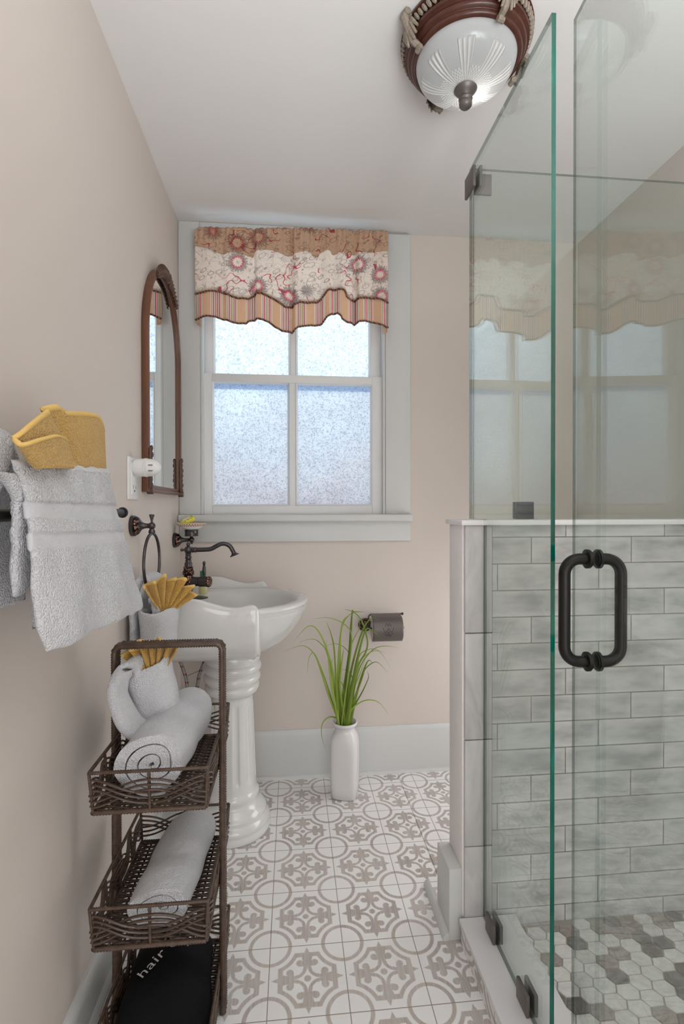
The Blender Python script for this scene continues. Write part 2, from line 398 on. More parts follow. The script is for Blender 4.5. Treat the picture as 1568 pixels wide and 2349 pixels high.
# ------------------------------------------------------------------ mesh tools
class MB:
    def __init__(s): s.v, s.f, s.uv, s.mi = [], [], {}, {}
    def add(s, vs, fs, mi=0, uvs=None):
        o = len(s.v); s.v += [V(p) for p in vs]
        for i, f in enumerate(fs):
            k = len(s.f); s.f.append([o + j for j in f])
            if mi: s.mi[k] = mi if isinstance(mi, int) else mi[i]
            if uvs: s.uv[k] = [uvs[j] for j in f]
        return s
    def box(s, x0, x1, y0, y1, z0, z1, mi=0):
        return s.add([(x, y, z) for z in (z0, z1) for y in (y0, y1) for x in (x0, x1)],
                     [(0, 2, 3, 1), (4, 5, 7, 6), (0, 1, 5, 4), (2, 6, 7, 3), (0, 4, 6, 2), (1, 3, 7, 5)], mi)
    def hexa(s, p, mi=0):      # 8 corners, bottom loop then top loop
        return s.add(p, [(3, 2, 1, 0), (4, 5, 6, 7), (0, 1, 5, 4), (1, 2, 6, 5), (2, 3, 7, 6), (3, 0, 4, 7)], mi)
    def tube(s, path, r, n=8, closed=False, mi=0, flat=1., up=None):
        P_ = [V(p) for p in path]; k = len(P_)
        T = []
        for i in range(k):
            a = P_[(i-1) % k] if closed or i else P_[0]; b = P_[(i+1) % k] if closed or i < k-1 else P_[-1]
            T.append((b - a).normalized() if (b-a).length > 1e-9 else V((0, 0, 1)))
        nrm = V(up) if up is not None else (V((0, 0, 1)) if abs(T[0].z) < .9 else V((1, 0, 0)))
        vs = []
        for i in range(k):
            nrm = (nrm - T[i] * nrm.dot(T[i]))
            if nrm.length < 1e-6: nrm = T[i].orthogonal()
            nrm.normalize(); bi = T[i].cross(nrm)
            rr = r(i / max(1, k-1)) if callable(r) else (r[i] if isinstance(r, (list, tuple)) else r)
            for j in range(n):
                a = 2*pi*j/n; vs.append(P_[i] + nrm * (cos(a) * rr * flat) + bi * (sin(a) * rr))
        fs = []
        for i in range(k if closed else k-1):
            i2 = (i+1) % k
            for j in range(n): fs.append((i*n+j, i*n+(j+1) % n, i2*n+(j+1) % n, i2*n+j))
        if not closed: fs.append(tuple(range(n-1, -1, -1))); fs.append(tuple((k-1)*n+j for j in range(n)))
        return s.add(vs, fs, mi)
    def lathe(s, prof, c=(0, 0, 0), n=32, axis='z', mi=0, rf=None, sx=1, sy=1):
        c = V(c); vs = []; fs = []; k = len(prof)
        mats = None if isinstance(mi, int) else []
        for i, (r, h) in enumerate(prof):
            for j in range(n):
                a = 2*pi*j/n; q = r * (rf(a, h, i) if rf else 1)
                u, w = cos(a)*q*sx, sin(a)*q*sy
                p = {'z': (u, w, h), 'x': (h, u, w), 'y': (w, h, u)}[axis]
                vs.append(c + V(p))
        for i in range(k-1):
            for j in range(n):
                fs.append((i*n+j, i*n+(j+1) % n, (i+1)*n+(j+1) % n, (i+1)*n+j))
                if mats is not None: mats.append(mi[i])
        if prof[0][0] > 1e-5: fs.append(tuple(range(n-1, -1, -1)));  mats is not None and mats.append(mi[0])
        if prof[-1][0] > 1e-5: fs.append(tuple((k-1)*n+j for j in range(n))); mats is not None and mats.append(mi[-1])
        return s.add(vs, fs, mats if mats is not None else mi)
    def grid(s, fn, nu, nv, cu=False, cv=False, uvf=None, mif=None):
        vs = [fn(i/(nu if cu else nu-1), j/(nv if cv else nv-1)) for j in range(nv) for i in range(nu)]
        uvs = [uvf(i/(nu-1), j/(nv-1)) for j in range(nv) for i in range(nu)] if uvf else None
        fs, mats = [], []
        for j in range(nv if cv else nv-1):
            for i in range(nu if cu else nu-1):
                i2, j2 = (i+1) % nu, (j+1) % nv
                fs.append((j*nu+i, j*nu+i2, j2*nu+i2, j2*nu+i)); mats.append(mif((i+.5)/(nu-1), (j+.5)/(nv-1)) if mif else 0)
        return s.add(vs, fs, mats if mif else 0, uvs)
    def pillow(s, fn, nu, nv, th, nrm=None, e=10, mif=None):
        """thick soft sheet: fn(u,v) mid surface; edges rounded"""
        def N(u, v):
            if nrm is not None: return V(nrm)
            h = 1e-3; a = fn(min(1, u+h), v) - fn(max(0, u-h), v); b = fn(u, min(1, v+h)) - fn(u, max(0, v-h))
            n = a.cross(b); return n.normalized() if n.length > 1e-12 else V((1, 0, 0))
        def off(u, v):
            t = th(u, v) if callable(th) else th
            return t/2 * sqrt(max(0, 1 - abs(2*u-1)**e)) * sqrt(max(0, 1 - abs(2*v-1)**e))
        def ease(t):        # denser samples near the border
            return .5 - .5*cos(pi*t)*(.35) - .325*(1-2*t)
        for sg in (1, -1):
            def g(u, v, sg=sg):
                u, v = ease(u), ease(v); return fn(u, v) + N(u, v) * (off(u, v) * sg)
            if sg == 1: s.grid(g, nu, nv, mif=(lambda u, v: mif(ease(u), ease(v))) if mif else None)
            else: s.grid(lambda u, v: g(1-u, v), nu, nv, mif=(lambda u, v: mif(ease(1-u), ease(v))) if mif else None)
        return s
    def ball(s, c, r, n=12, sx=1, sy=1, sz=1, mi=0):
        m = max(5, n // 2 + 1)
        return s.lathe([(r*sin(pi*i/(m-1)), -r*sz*cos(pi*i/(m-1))) for i in range(m)], c, n, 'z', mi, None, sx, sy)
    def build(s, name, mat, parent=None, smooth=True, bevel=0, seg=2, angle=40, loc=None, weld=False, solid=0, sub=0):
        o0 = V(loc) if loc is not None else (parent_world(parent) if parent else V((0, 0, 0)))
        me = bpy.data.meshes.new(name)
        me.from_pydata([tuple(p - o0) for p in s.v], [], s.f)
        mats = mat if isinstance(mat, (list, tuple)) else [mat]
        for x in mats: me.materials.append(M[x] if isinstance(x, str) else x)
        for k, v in s.mi.items(): me.polygons[k].material_index = v
        if s.uv:
            ul = me.uv_layers.new(name='UVMap')
            for p in me.polygons:
                if p.index in s.uv:
                    for li, c in zip(p.loop_indices, s.uv[p.index]): ul.data[li].uv = c
        me.validate(); 
        bm = bmesh.new(); bm.from_mesh(me)
        if weld: bmesh.ops.remove_doubles(bm, verts=bm.verts, dist=2e-5)
        bmesh.ops.recalc_face_normals(bm, faces=bm.faces)
        if bevel:
            es = [e for e in bm.edges if len(e.link_faces) == 2 and e.calc_face_angle(0) > R(angle)]
            bmesh.ops.bevel(bm, geom=es, offset=bevel, segments=seg, affect='EDGES', profile=.5)
        bm.to_mesh(me); bm.free()
        if smooth:
            me.polygons.foreach_set('use_smooth', [True]*len(me.polygons))
            me.set_sharp_from_angle(angle=R(angle))
        me.update()
        o = bpy.data.objects.new(name, me); COL.objects.link(o)
        if parent: o.parent = parent
        else: o.location = o0
        if solid: md = o.modifiers.new('thickness', 'SOLIDIFY'); md.thickness = solid; md.offset = 0
        if sub: md = o.modifiers.new('smooth', 'SUBSURF'); md.levels = sub; md.render_levels = sub
        return o
def parent_world(p):
    t = V((0, 0, 0))
    while p: t += p.location; p = p.parent
    return t
def thing(name, label, cat, loc, group=None):
    o = bpy.data.objects.new(name, None); COL.objects.link(o); o.location = loc; o.empty_display_size = .05
    return tag(o, label, cat, group)
def tag(o, label, cat, group=None):
    o['label'] = label; o['category'] = cat
    if group: o['group'] = group
    return o
def struct(o, label=None, cat=None):
    o['kind'] = 'structure'
    if label: o['label'] = label
    if cat: o['category'] = cat
    return o
def cat_rom(pts, n=8, closed=False):
    p = [V(q) for q in pts]; out = []; k = len(p)
    rng = range(k) if closed else range(k-1)
    for i in rng:
        a, b, c, d = (p[(i-1) % k] if closed or i else p[0]), p[i], p[(i+1) % k], (p[(i+2) % k] if closed or i < k-2 else p[-1])
        for j in range(n):
            t = j/n; out.append(.5*((2*b) + (c-a)*t + (2*a-5*b+4*c-d)*t*t + (3*b-a-3*c+d)*t**3))
    if not closed: out.append(p[-1])
    return out
def lerp_tab(tab, x):
    if x <= tab[0][0]: return tab[0][1]
    for (a, b), (c, d) in zip(tab, tab[1:]):
        if x <= c: return b + (d-b)*(x-a)/(c-a) if c > a else d
    return tab[-1][1]
def wob(p, a=.002, f=40):
    return V((sin(p.y*f*1.3+p.z*f*.7+1)+.6*sin(p.z*f*2.1+p.x*f), sin(p.x*f*1.1+p.z*f*1.7+2)+.6*sin(p.x*f*2.3), sin(p.x*f*.9+p.y*f*1.4+3)+.6*sin(p.y*f*2.2))) * a * .6

# ------------------------------------------------------------------ the room
XL, XR, YB, YF, ZC = -.44, 1.44, 2.345, -1.0, 2.515
CASB = .022                       # casing thickness
wx0, wx1, wz0, wz1 = -.346, .494, 1.19, 2.47   # window opening
struct(MB().box(XL-.1, XR+.1, YF-.1, YB+.12, -.08, 0).build('floor', 'floor', smooth=False), 'white and taupe patterned cement tile floor', 'floor')
struct(MB().box(XL-.1, XR+.1, YF-.1, YB+.12, ZC, ZC+.08).build('ceiling', 'ceil', smooth=False), 'plain off white ceiling', 'ceiling')
struct(MB().box(XL-.1, XL, YF-.1, YB+.12, 0, ZC).build('wall_left', 'wall', smooth=False), 'pinkish beige wall on the left', 'wall')
struct(MB().box(XR, XR+.1, YF-.1, YB+.12, 0, ZC).build('wall_right', 'wall', smooth=False), 'beige wall behind the shower glass on the right', 'wall')
struct(MB().box(XL, XR, YF-.1, YF, 0, ZC).build('wall_front', 'wall', smooth=False), 'beige wall behind the camera', 'wall')
b = MB().box(XL, wx0, YB, YB+.12, 0, ZC).box(wx1, XR, YB, YB+.12, 0, ZC).box(wx0, wx1, YB, YB+.12, 0, wz0).box(wx0, wx1, YB, YB+.12, wz1, ZC)
struct(b.build('wall_back', 'wall', smooth=False), 'beige back wall around the window', 'wall')

# window: casing, sashes, panes, sill
win = bpy.data.objects.new('window_1', None); COL.objects.link(win); win.location = (.075, YB, 1.2); struct(win, 'white painted double hung window with pebbled panes', 'window')
b = MB(); yc = YB - CASB
b.box(XL+.001, wx0, yc, YB, 1.208, ZC-.001); b.box(wx1, .611, yc, YB, 1.208, ZC-.012); b.box(wx0, wx1, yc, YB, wz1-.005, ZC-.001)
b.box(wx0, wx0+.012, yc+.004, YB+.03, 1.208, wz1); b.box(wx1-.012, wx1, yc+.004, YB+.03, 1.208, wz1)
b.build('casing', 'trim', win, bevel=.003)
b = MB(); b.box(wx0, wx0+.004, YB, YB+.12, 1.19, wz1).box(wx1-.004, wx1, YB, YB+.12, 1.19, wz1).box(wx0, wx1, YB, YB+.12, wz1-.006, wz1).box(wx0, wx1, YB, YB+.12, 1.19, 1.2)
b.build('jamb', 'trim', win, bevel=.001)
def sash(name, y0, y1, z0, z1, gx, gz0, gz1):
    b = MB(); x0, x1 = wx0+.005, wx1-.005
    b.box(x0, gx[0], y0, y1, z0, z1).box(gx[3], x1, y0, y1, z0, z1).box(gx[1], gx[2], y0+.004, y1, gz0-.002, gz1+.002)
    b.box(gx[0], gx[3], y0, y1, z0, gz0).box(gx[0], gx[3], y0, y1, gz1, z1)
    o = b.build(name, 'sash', win, bevel=.0025)
    bead = MB(); t = .008
    for (a, c) in ((gx[0], gx[1]), (gx[2], gx[3])):
        lo = [(a, gz0), (c, gz0), (c, gz1), (a, gz1)]
        for (p, q) in zip(lo, lo[1:] + lo[:1]):
            dx, dz = q[0]-p[0], q[1]-p[1]; l = sqrt(dx*dx+dz*dz); nx, nz = -dz/l, dx/l
            vs = []
            for (pp, sgn) in ((p, 1), (q, -1)):
                ox, oz = pp[0], pp[1]; ix, iz = ox + nx*t + sgn*dx/l*t, oz + nz*t + sgn*dz/l*t
                vs += [(ox, y0-.001, oz), (ix, (y0+y1)/2-.004, iz), (ox, (y0+y1)/2, oz)]
            bead.add(vs, [(0, 3, 4, 1), (1, 4, 5, 2), (2, 5, 3, 0), (0, 1, 2), (3, 5, 4)])
    bead.build('glazing_bead', 'sash', o, smooth=False)
    for (a, c) in ((gx[0], gx[1]), (gx[2], gx[3])):
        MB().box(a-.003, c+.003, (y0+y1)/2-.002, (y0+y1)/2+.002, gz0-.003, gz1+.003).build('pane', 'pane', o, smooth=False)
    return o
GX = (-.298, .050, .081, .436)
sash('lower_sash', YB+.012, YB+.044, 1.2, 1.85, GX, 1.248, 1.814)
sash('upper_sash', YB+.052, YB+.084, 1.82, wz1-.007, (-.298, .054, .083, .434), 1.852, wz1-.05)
MB().box(XL+.001, .616, YB-.05, YB+.012, 1.176, 1.208).build('window_sill', 'trim', win, bevel=.006, seg=3)
MB().box(XL+.001, .612, YB-.018, YB, 1.084, 1.177).build('apron', 'trim', win, bevel=.003)

# baseboards
def baseboard(name, axis, a0, a1, wall, sgn, h, t=.018, qr=.014, label=None):
    b = MB()
    prof = [(0, 0), (t, 0), (t, h-.02), (t*.75, h-.008), (t*.35, h), (0, h)]
    q = [(t + qr*cos(R(k*18)), qr*sin(R(k*18))) for k in range(6)]
    for pr in (prof, [(t, 0)] + q):
        n = len(pr); vs = []
        for a in (a0, a1):
            for (d, z) in pr:
                vs.append((a, wall + sgn*d, z) if axis == 'x' else (wall + sgn*d, a, z))
        b.add(vs, [tuple(range(n)), tuple(range(2*n-1, n-1, -1))] + [(i, (i+1) % n, n + (i+1) % n, n + i) for i in range(n)])
    return struct(b.build(name, 'trim', angle=30), label, 'baseboard')
baseboard('baseboard_back', 'x', XL+.021, XR, YB, -1, .216, label='white baseboard along the back wall')
baseboard('baseboard_left', 'y', YF, YB, XL, 1, .105, .02, label='white baseboard along the left wall')

# half wall of the shower
KX0, KX1, KY0, KY1, KZ = .544, XR, 1.398, 1.52, 1.187
b = MB().box(KX0, KX1, KY0+.006, KY1, 0, KZ)
struct(b.build('wall_half', 'white_end', bevel=.002), 'white plastered end of the shower half wall', 'wall')
struct(MB().box(.63, KX1, KY0-.002, KY0+.006, .03, KZ).build('wall_tiled', 'subway', smooth=False), 'pale grey handmade subway tiles on the half wall', 'wall')
b = MB()
for (z0, z1) in ((.07, .272), (.274, .576), (.578, .88), (.882, KZ)):
    b.box(.549, .606, KY0-.006, KY0+.006, z0, z1); b.box(.6065, .629, KY0-.005, KY0+.006, z0, z1)
struct(b.build('trim_1', 'marble', bevel=.003), 'grey veined marble edging strip on the half wall', 'trim')
struct(MB().box(KX0-.008, KX1, KY0-.014, KY1+.014, KZ, KZ+.015).build('trim_2', 'quartz', bevel=.002), 'white stone cap on the half wall', 'trim')
b = MB().box(.507, KX0, 1.403, KY1+.004, 0, .205)
struct(b.build('baseboard_right', 'trim', bevel=.002), 'tall white baseboard on the half wall', 'baseboard')
b = MB(); q = [(0, 0)] + [(-.018*cos(R(k*15)), .022*sin(R(k*15))) for k in range(7)]
vs = [(.507+d, y, z) for y in (1.404, KY1+.1) for (d, z) in q]; n = len(q)
b.add(vs, [tuple(range(n)), tuple(range(2*n-1, n-1, -1))] + [(i, (i+1) % n, n+(i+1) % n, n+i) for i in range(n)])
struct(b.build('trim_3', 'trim', angle=30), 'white quarter round moulding at the half wall foot', 'trim')
struct(MB().box(.549, XR, KY1+.02, YB, 0.0005, .002).build('floor_nook', 'floor', smooth=False), 'floor behind the half wall', 'floor')

# curb and shower floor
struct(MB().box(.537, .69, YF+.2, KY0-.007, .0, .058).build('curb_riser', 'riser', smooth=False), 'patterned tile riser of the shower curb', 'curb')
bpy.data.objects['curb_riser'].name = 'trim_4'
struct(MB().box(.531, .697, YF+.2, KY0-.007, .058, .074).build('trim_5', 'quartz', bevel=.003), 'white stone top of the shower curb', 'curb')
b = MB(); HF, HE, HH, G = .034, .0125, .0415, .0022
b.box(.69, XR, YF+.2, KY0-.003, .02, .0385, 4)
x = .68; ci = 0
while x < XR:
    y = YF + .2 + (ci % 2) * HH/2; ri = 0
    while y < KY0 - .02:
        if y > .2:
            k = rnd.random(); mi = 0 if k < .44 else 1 if k < .6 else 2 if k < .8 else 3
            cx, cy = x + HF/2, y + HH/2; g = G/2
            pts = [(cx-HF/2, cy-HH/2+g), (cx+HF/2, cy-HH/2+g), (cx+HF/2+HE-g*1.6, cy), (cx+HF/2, cy+HH/2-g), (cx-HF/2, cy+HH/2-g), (cx-HF/2-HE+g*1.6, cy)]
            pts = [(min(max(p, .691), XR-.001), min(q_, KY0-.004)) for (p, q_) in pts]
            vs = [(p, q_, .038) for (p, q_) in pts] + [(cx+(p-cx)*.97, cy+(q_-cy)*.97, .0405) for (p, q_) in pts]
            b.add(vs, [(6, 7, 8, 9, 10, 11)] + [(i, (i+1) % 6, 6+(i+1) % 6, 6+i) for i in range(6)], mi)
        y += HH
    x += HF + HE + .001; ci += 1
struct(b.build('floor_shower', ['hexw', 'hexl', 'hexb', 'hexd', 'hexgrout'], smooth=False), 'marble hexagon mosaic of the shower floor', 'floor')

# ------------------------------------------------------------------ shower glass
def panel_mesh(poly, thick, edge_mats, axis):
    """poly: outline in the panel plane; thick: (t0,t1) along the normal; edge_mats: material per outline edge"""
    b = MB(); n = len(poly)
    def pt(p, t): return (t, p[0], p[1]) if axis == 'x' else (p[0], t, p[1])
    vs = [pt(p, thick[0]) for p in poly] + [pt(p, thick[1]) for p in poly]
    b.add(vs, [tuple(range(n)), tuple(range(2*n-1, n-1, -1))] + [(i, (i+1) % n, n+(i+1) % n, n+i) for i in range(n)], [0, 0] + edge_mats)
    return b
GXP = .605; T = .0097
fp = thing('glass_panel', 'tall fixed glass panel with bright green near edge standing on the curb', 'glass panel', (GXP, 1.2, .074))
poly = [(1.012, .076), (1.386, .076), (1.386, 1.2035), (1.503, 1.2035), (1.503, 2.262), (1.012, 2.262)]
panel_mesh(poly, (GXP-T/2, GXP+T/2), [2, 2, 2, 2, 2, 1], 'x').build('glass_sheet', ['glass', 'edge', 'edgethin'], fp, smooth=False)
def clamp(parent, name, x0, x1, y0, y1, z0, z1, mat='bronze_clip', gap=None):
    b = MB().box(x0, x1, y0, y1, z0, z1); return b.build(name, mat, parent, bevel=.0025)
for (y0, y1) in ((1.292, 1.347), (1.098, 1.153)):
    c = clamp(fp, 'clamp', GXP-.0145, GXP-.0055, y0, y1, .0745, .125, 'bronze_clip')
    clamp(c, 'clamp_plate', GXP+.0055, GXP+.0145, y0, y1, .0745, .125, 'bronze')
c = clamp(fp, 'corner_clamp', GXP-.0145, GXP-.0055, 1.445, 1.52, 2.178, 2.24, 'bronze_clip')
clamp(c, 'clamp_plate', GXP+.0055, GXP+.0145, 1.445, 1.492, 2.178, 2.24, 'bronze_clip')
clamp(c, 'clamp_plate', GXP+.0055, GXP+.058, 1.4835, 1.4925, 2.178, 2.24, 'bronze_clip')
bp = thing('glass_panel', 'wide clear glass panel standing on the tiled half wall', 'glass panel', (1.02, 1.5, KZ+.015))
panel_mesh([(GXP+.007, KZ+.0155), (XR-.003, KZ+.0155), (XR-.003, 2.262), (GXP+.007, 2.262)], (1.5-T/2, 1.5+T/2), [2, 2, 2, 2], 'y').build('glass_sheet', ['glass', 'edge', 'edgethin'], bp, smooth=False)
c = clamp(bp, 'clamp', .742, .798, 1.485, 1.4945, KZ+.0155, KZ+.068, 'black')
clamp(c, 'clamp_plate', .742, .798, 1.5055, 1.515, KZ+.0155, KZ+.068, 'black')
# door, ajar: hinge line at (.605,.36), free edge at (.658,1.018)
hx, hy, fx_, fy_ = .606, .36, .657, 1.022
dv = V((fx_-hx, fy_-hy, 0)); DL = dv.length; dv.normalize(); dn = V((-dv.y, dv.x, 0))
door = thing('shower_door', 'glass shower door standing slightly ajar with black pull handle', 'shower door', (hx, hy, .09))
def dpt(s_, t_, z_): return V((hx, hy, 0)) + dv*s_ + dn*t_ + V((0, 0, z_))
z0, z1 = .095, 2.262
DT = .006; cs = [(0, -DT/2), (DL, -DT/2), (DL, DT/2), (0, DT/2)]
b = MB().add([dpt(s_, t_, z0) for s_, t_ in cs] + [dpt(s_, t_, z1) for s_, t_ in cs],
             [(3, 2, 1, 0), (4, 5, 6, 7), (0, 1, 5, 4), (1, 2, 6, 5), (2, 3, 7, 6), (3, 0, 4, 7)], [2, 2, 0, 2, 0, 2])
b.build('glass_sheet', ['glass', 'edge', 'edgethin'], door, smooth=False)
b = MB().hexa([dpt(s_, t_, .079) for s_, t_ in ((0, -.004), (DL, -.004), (DL, .004), (0, .004))] + [dpt(s_, t_, .1) for s_, t_ in ((0, -.0062), (DL, -.0062), (DL, .0062), (0, .0062))])
b.build('door_sweep', 'glass', door, smooth=False)
sH = DL - .078
for sg, nm in ((1, 'pull_handle'), (-1, 'pull_handle')):
    pts = []; d, rb, zt, zb = .056*sg, .03, 1.136, .934
    pts.append(dpt(sH, .006*sg, zt))
    for k in range(9):
        a = R(90*k/8); pts.append(dpt(sH, d - sg*rb + sg*rb*sin(a), zt - rb + rb*cos(a)))
    for k in range(9):
        a = R(90*k/8); pts.append(dpt(sH, d - sg*rb + sg*rb*cos(a), zb + rb - rb*sin(a)))
    pts.append(dpt(sH, .006*sg, zb))
    hnd = MB().tube(pts, .0112, 18).build(nm, 'black', door)
    for zz in (zt, zb):
        MB().tube([dpt(sH, .0052*sg, zz), dpt(sH, .0075*sg, zz), dpt(sH, .008*sg, zz), dpt(sH, .0135*sg, zz), dpt(sH, .0142*sg, zz)], [.0165, .0165, .019, .019, .0175], 24).build('washer', 'black', hnd)
for zz in (.35, 1.95):
    hb = MB().hexa([dpt(s_, t_, zz) for s_, t_ in ((-.01, -.016), (.05, -.016), (.05, .016), (-.01, .016))] + [dpt(s_, t_, zz+.09) for s_, t_ in ((-.01, -.016), (.05, -.016), (.05, .016), (-.01, .016))]).build('hinge', 'bronze', door, bevel=.003)

# ------------------------------------------------------------------ ceiling light
LX, LY = .536, 1.354
lamp = thing('ceiling_light', 'round flush ceiling light, brown moulded ring around a cut glass dome', 'ceiling light', (LX, LY, ZC))
b = MB(); b.lathe([(.02, 0), (.168, 0), (.175, -.003), (.176, -.009), (.171, -.012), (.163, -.013), (.162, -.029), (.165, -.032), (.164, -.039), (.158, -.042), (.155, -.044), (.157, -.049), (.154, -.055), (.148, -.057), (.146, -.059), (.147, -.064), (.143, -.069), (.136, -.071), (.131, -.067), (.13, -.05), (.02, -.045)], (LX, LY, ZC-.0005), 72)
b.build('lamp_ring', 'lampwood', lamp, angle=50)
b = MB()
for k in range(76):
    a = 2*pi*k/76; a2 = a + .05
    p0 = V((LX + .172*cos(a), LY + .172*sin(a), ZC-.0135)); p1 = V((LX + .1665*cos(a2), LY + .1665*sin(a2), ZC-.03))
    b.tube([p0, p0.lerp(p1, .25), p0.lerp(p1, .75), p1], [.003, .0056, .0056, .003], 6)
b.build('rope_trim', 'silverleaf', lamp)
b = MB(); prof = []
for k in range(17):
    t = k/16; a = t*pi/2; prof.append((.134*cos(a)**.85 if k < 16 else 0, -.062 - .078*sin(a)))
b.lathe([(.134, -.055)] + prof, (LX, LY, ZC), 64)
dome = b.build('glass_dome', 'dome', lamp, loc=None)
b = MB(); b.lathe([(0, -.134), (.028, -.135), (.031, -.138), (.029, -.142), (.022, -.149), (.014, -.155), (.012, -.158), (.0175, -.16), (.019, -.164), (.0175, -.168), (.0155, -.17), (.018, -.175), (.017, -.182), (.011, -.188), (.0, -.191)], (LX, LY, ZC), 28)
b.build('finial', 'bronze_clip', lamp)
for ang in (198, 285, 12, 102):
    a = R(ang); er, et = V((cos(a), sin(a), 0)), V((-sin(a), cos(a), 0)); up = V((0, 0, 1)); o_ = V((LX, LY, ZC))
    def q(r, t, z): return o_ + er*r + et*t + up*z
    b = MB()
    b.tube(cat_rom([q(.182, 0, -.004), q(.19, 0, -.014), q(.184, 0, -.03), q(.176, 0, -.045), q(.166, 0, -.066), q(.152, 0, -.072), q(.147, 0, -.082)], 5), lambda t: .013 - .006*t, 8)
    b.tube([q(.189, -.014, -.008), q(.189, .014, -.008)], .009, 10)
    for sg in (-1, 1):
        for (w, l) in ((.012, .058), (.02, .048), (.027, .036)):
            b.tube(cat_rom([q(.176, sg*.004, -.012-l*.2), q(.18, sg*w*.6, -.014-l*.45), q(.176, sg*w*.9, -.014-l*.8), q(.17, sg*(w+.002), -.016-l)], 4), lambda t: .0075*(1-.6*t), 6)
    b.tube([q(.148, -.009, -.08), q(.148, .009, -.08)], .0075, 8)
    b.build('leaf_ornament', 'silverleaf', lamp)

# ------------------------------------------------------------------ valance
VY = 2.262
def tab(left, right):
    pts = [(440 + a/6.533, 515 + c/6.533) for a, c in left] + [(660 + a/6.533, 515 + c/6.533) for a, c in right if True]
    pts.sort(); out = []
    for (a, c) in pts:
        p = P(a, c, Y=VY)
        if not out or p.x - out[-1][0] > .004: out.append((p.x, p.z))
    return out
T_top = tab([(40, 90), (90, 62), (250, 60), (420, 55), (560, 68), (700, 62), (900, 62), (930, 75), (1100, 75), (1300, 70), (1450, 62)], [(0, 60), (140, 62), (350, 68), (500, 70), (640, 75), (800, 75), (870, 92), (1100, 98), (1300, 106), (1450, 112), (1500, 125)])
T_head = tab([(60, 330), (200, 370), (300, 400), (400, 440), (500, 460), (600, 440), (660, 440), (760, 470), (920, 490), (940, 410), (1050, 395), (1200, 410), (1320, 450), (1420, 490)], [(0, 495), (80, 450), (200, 420), (280, 410), (340, 430), (360, 470), (400, 500), (450, 490), (480, 430), (560, 395), (640, 400), (660, 450), (740, 450), (800, 400), (840, 440), (860, 490), (950, 470), (1050, 430), (1300, 430), (1500, 420)])
T_cord = tab([(45, 1045), (190, 1030), (320, 1010), (430, 1015), (520, 1060), (600, 1100), (700, 1130), (850, 1115), (920, 1060), (960, 1040), (1050, 1050), (1200, 1130), (1300, 1190), (1400, 1250), (1450, 1262)], [(0, 1255), (70, 1220), (180, 1170), (300, 1185), (440, 1160), (520, 1080), (600, 990), (640, 968), (760, 975), (850, 995), (880, 1090), (950, 1140), (1080, 1115), (1200, 1108), (1350, 1125), (1480, 1185)])
T_bot = tab([(70, 1425), (180, 1390), (350, 1390), (470, 1420), (600, 1480), (700, 1500), (810, 1490), (850, 1440), (930, 1412), (1050, 1435), (1150, 1480), (1250, 1560), (1350, 1610), (1450, 1625)], [(0, 1615), (80, 1590), (150, 1540), (280, 1520), (400, 1510), (510, 1470), (580, 1390), (660, 1325), (740, 1320), (790, 1370), (810, 1420), (880, 1465), (1000, 1475), (1150, 1450), (1280, 1475), (1400, 1520), (1450, 1550)])
vx0, vx1 = P(447, 640, Y=VY).x, P(889, 640, Y=VY).x
folds = [(-.37, 0), (-.30, 1), (-.235, .1), (-.215, .9), (-.15, .75), (-.10, -.6), (-.09, .7), (0., 1), (.05, .4), (.065, -.8), (.075, .5), (.15, .4), (.19, -.6), (.22, .6), (.25, -.5), (.28, .7), (.33, .2), (.345, -.9), (.36, .8), (.42, .3), (.47, 1), (.52, 0)]
def fold(x, t):      # t 0 at rod, 1 at hem
    base = lerp_tab(folds, x) * .026 * (.35 + .65*t)
    gath = (sin(x*260) + .6*sin(x*171+1)) * .0045 * max(0, 1 - t*3.2)
    return base + gath - .006*t
def vsurf(x, z, off=0):
    t = (2.49 - z) / .4
    return V((x, VY - fold(x, t) - off, z))
val = thing('window_valance', 'gathered floral valance with striped ruffle hanging over the window', 'valance', ((vx0+vx1)/2, VY, 2.46))
NXV = 240
def band(ta, tb, nv, off, name, mat, par):
    b = MB()
    def zz(u, v): x = vx0 + (vx1-vx0)*u; a, c = lerp_tab(ta, x), lerp_tab(tb, x); return x, a + (c-a)*v
    def inward(u, x):     # ends return to the wall
        return 0
    b.grid(lambda u, v: vsurf(*zz(u, v), off), NXV, nv, uvf=lambda u, v: zz(u, v))
    return b.build(name, mat, par, solid=.0012, angle=180)
band(T_top, T_head, 14, .004, 'valance_header', 'vhead', val)
T_head_up = [(x, z + .02) for x, z in T_head]
band(T_head_up, T_cord, 16, 0, 'valance_body', 'vbody', val)
T_cord_up = [(x, z + .015) for x, z in T_cord]
band(T_cord_up, T_bot, 10, -.004, 'valance_ruffle', 'vstripe', val)
for tb_, nm, off in ((T_cord, 'cord_trim', .002), (T_bot, 'cord_trim', -.002)):
    xs = [vx0 + (vx1-vx0)*k/160 for k in range(161)]
    MB().tube([vsurf(x, lerp_tab(tb_, x), off) for x in xs], .0042, 8).build(nm, 'cord', val)
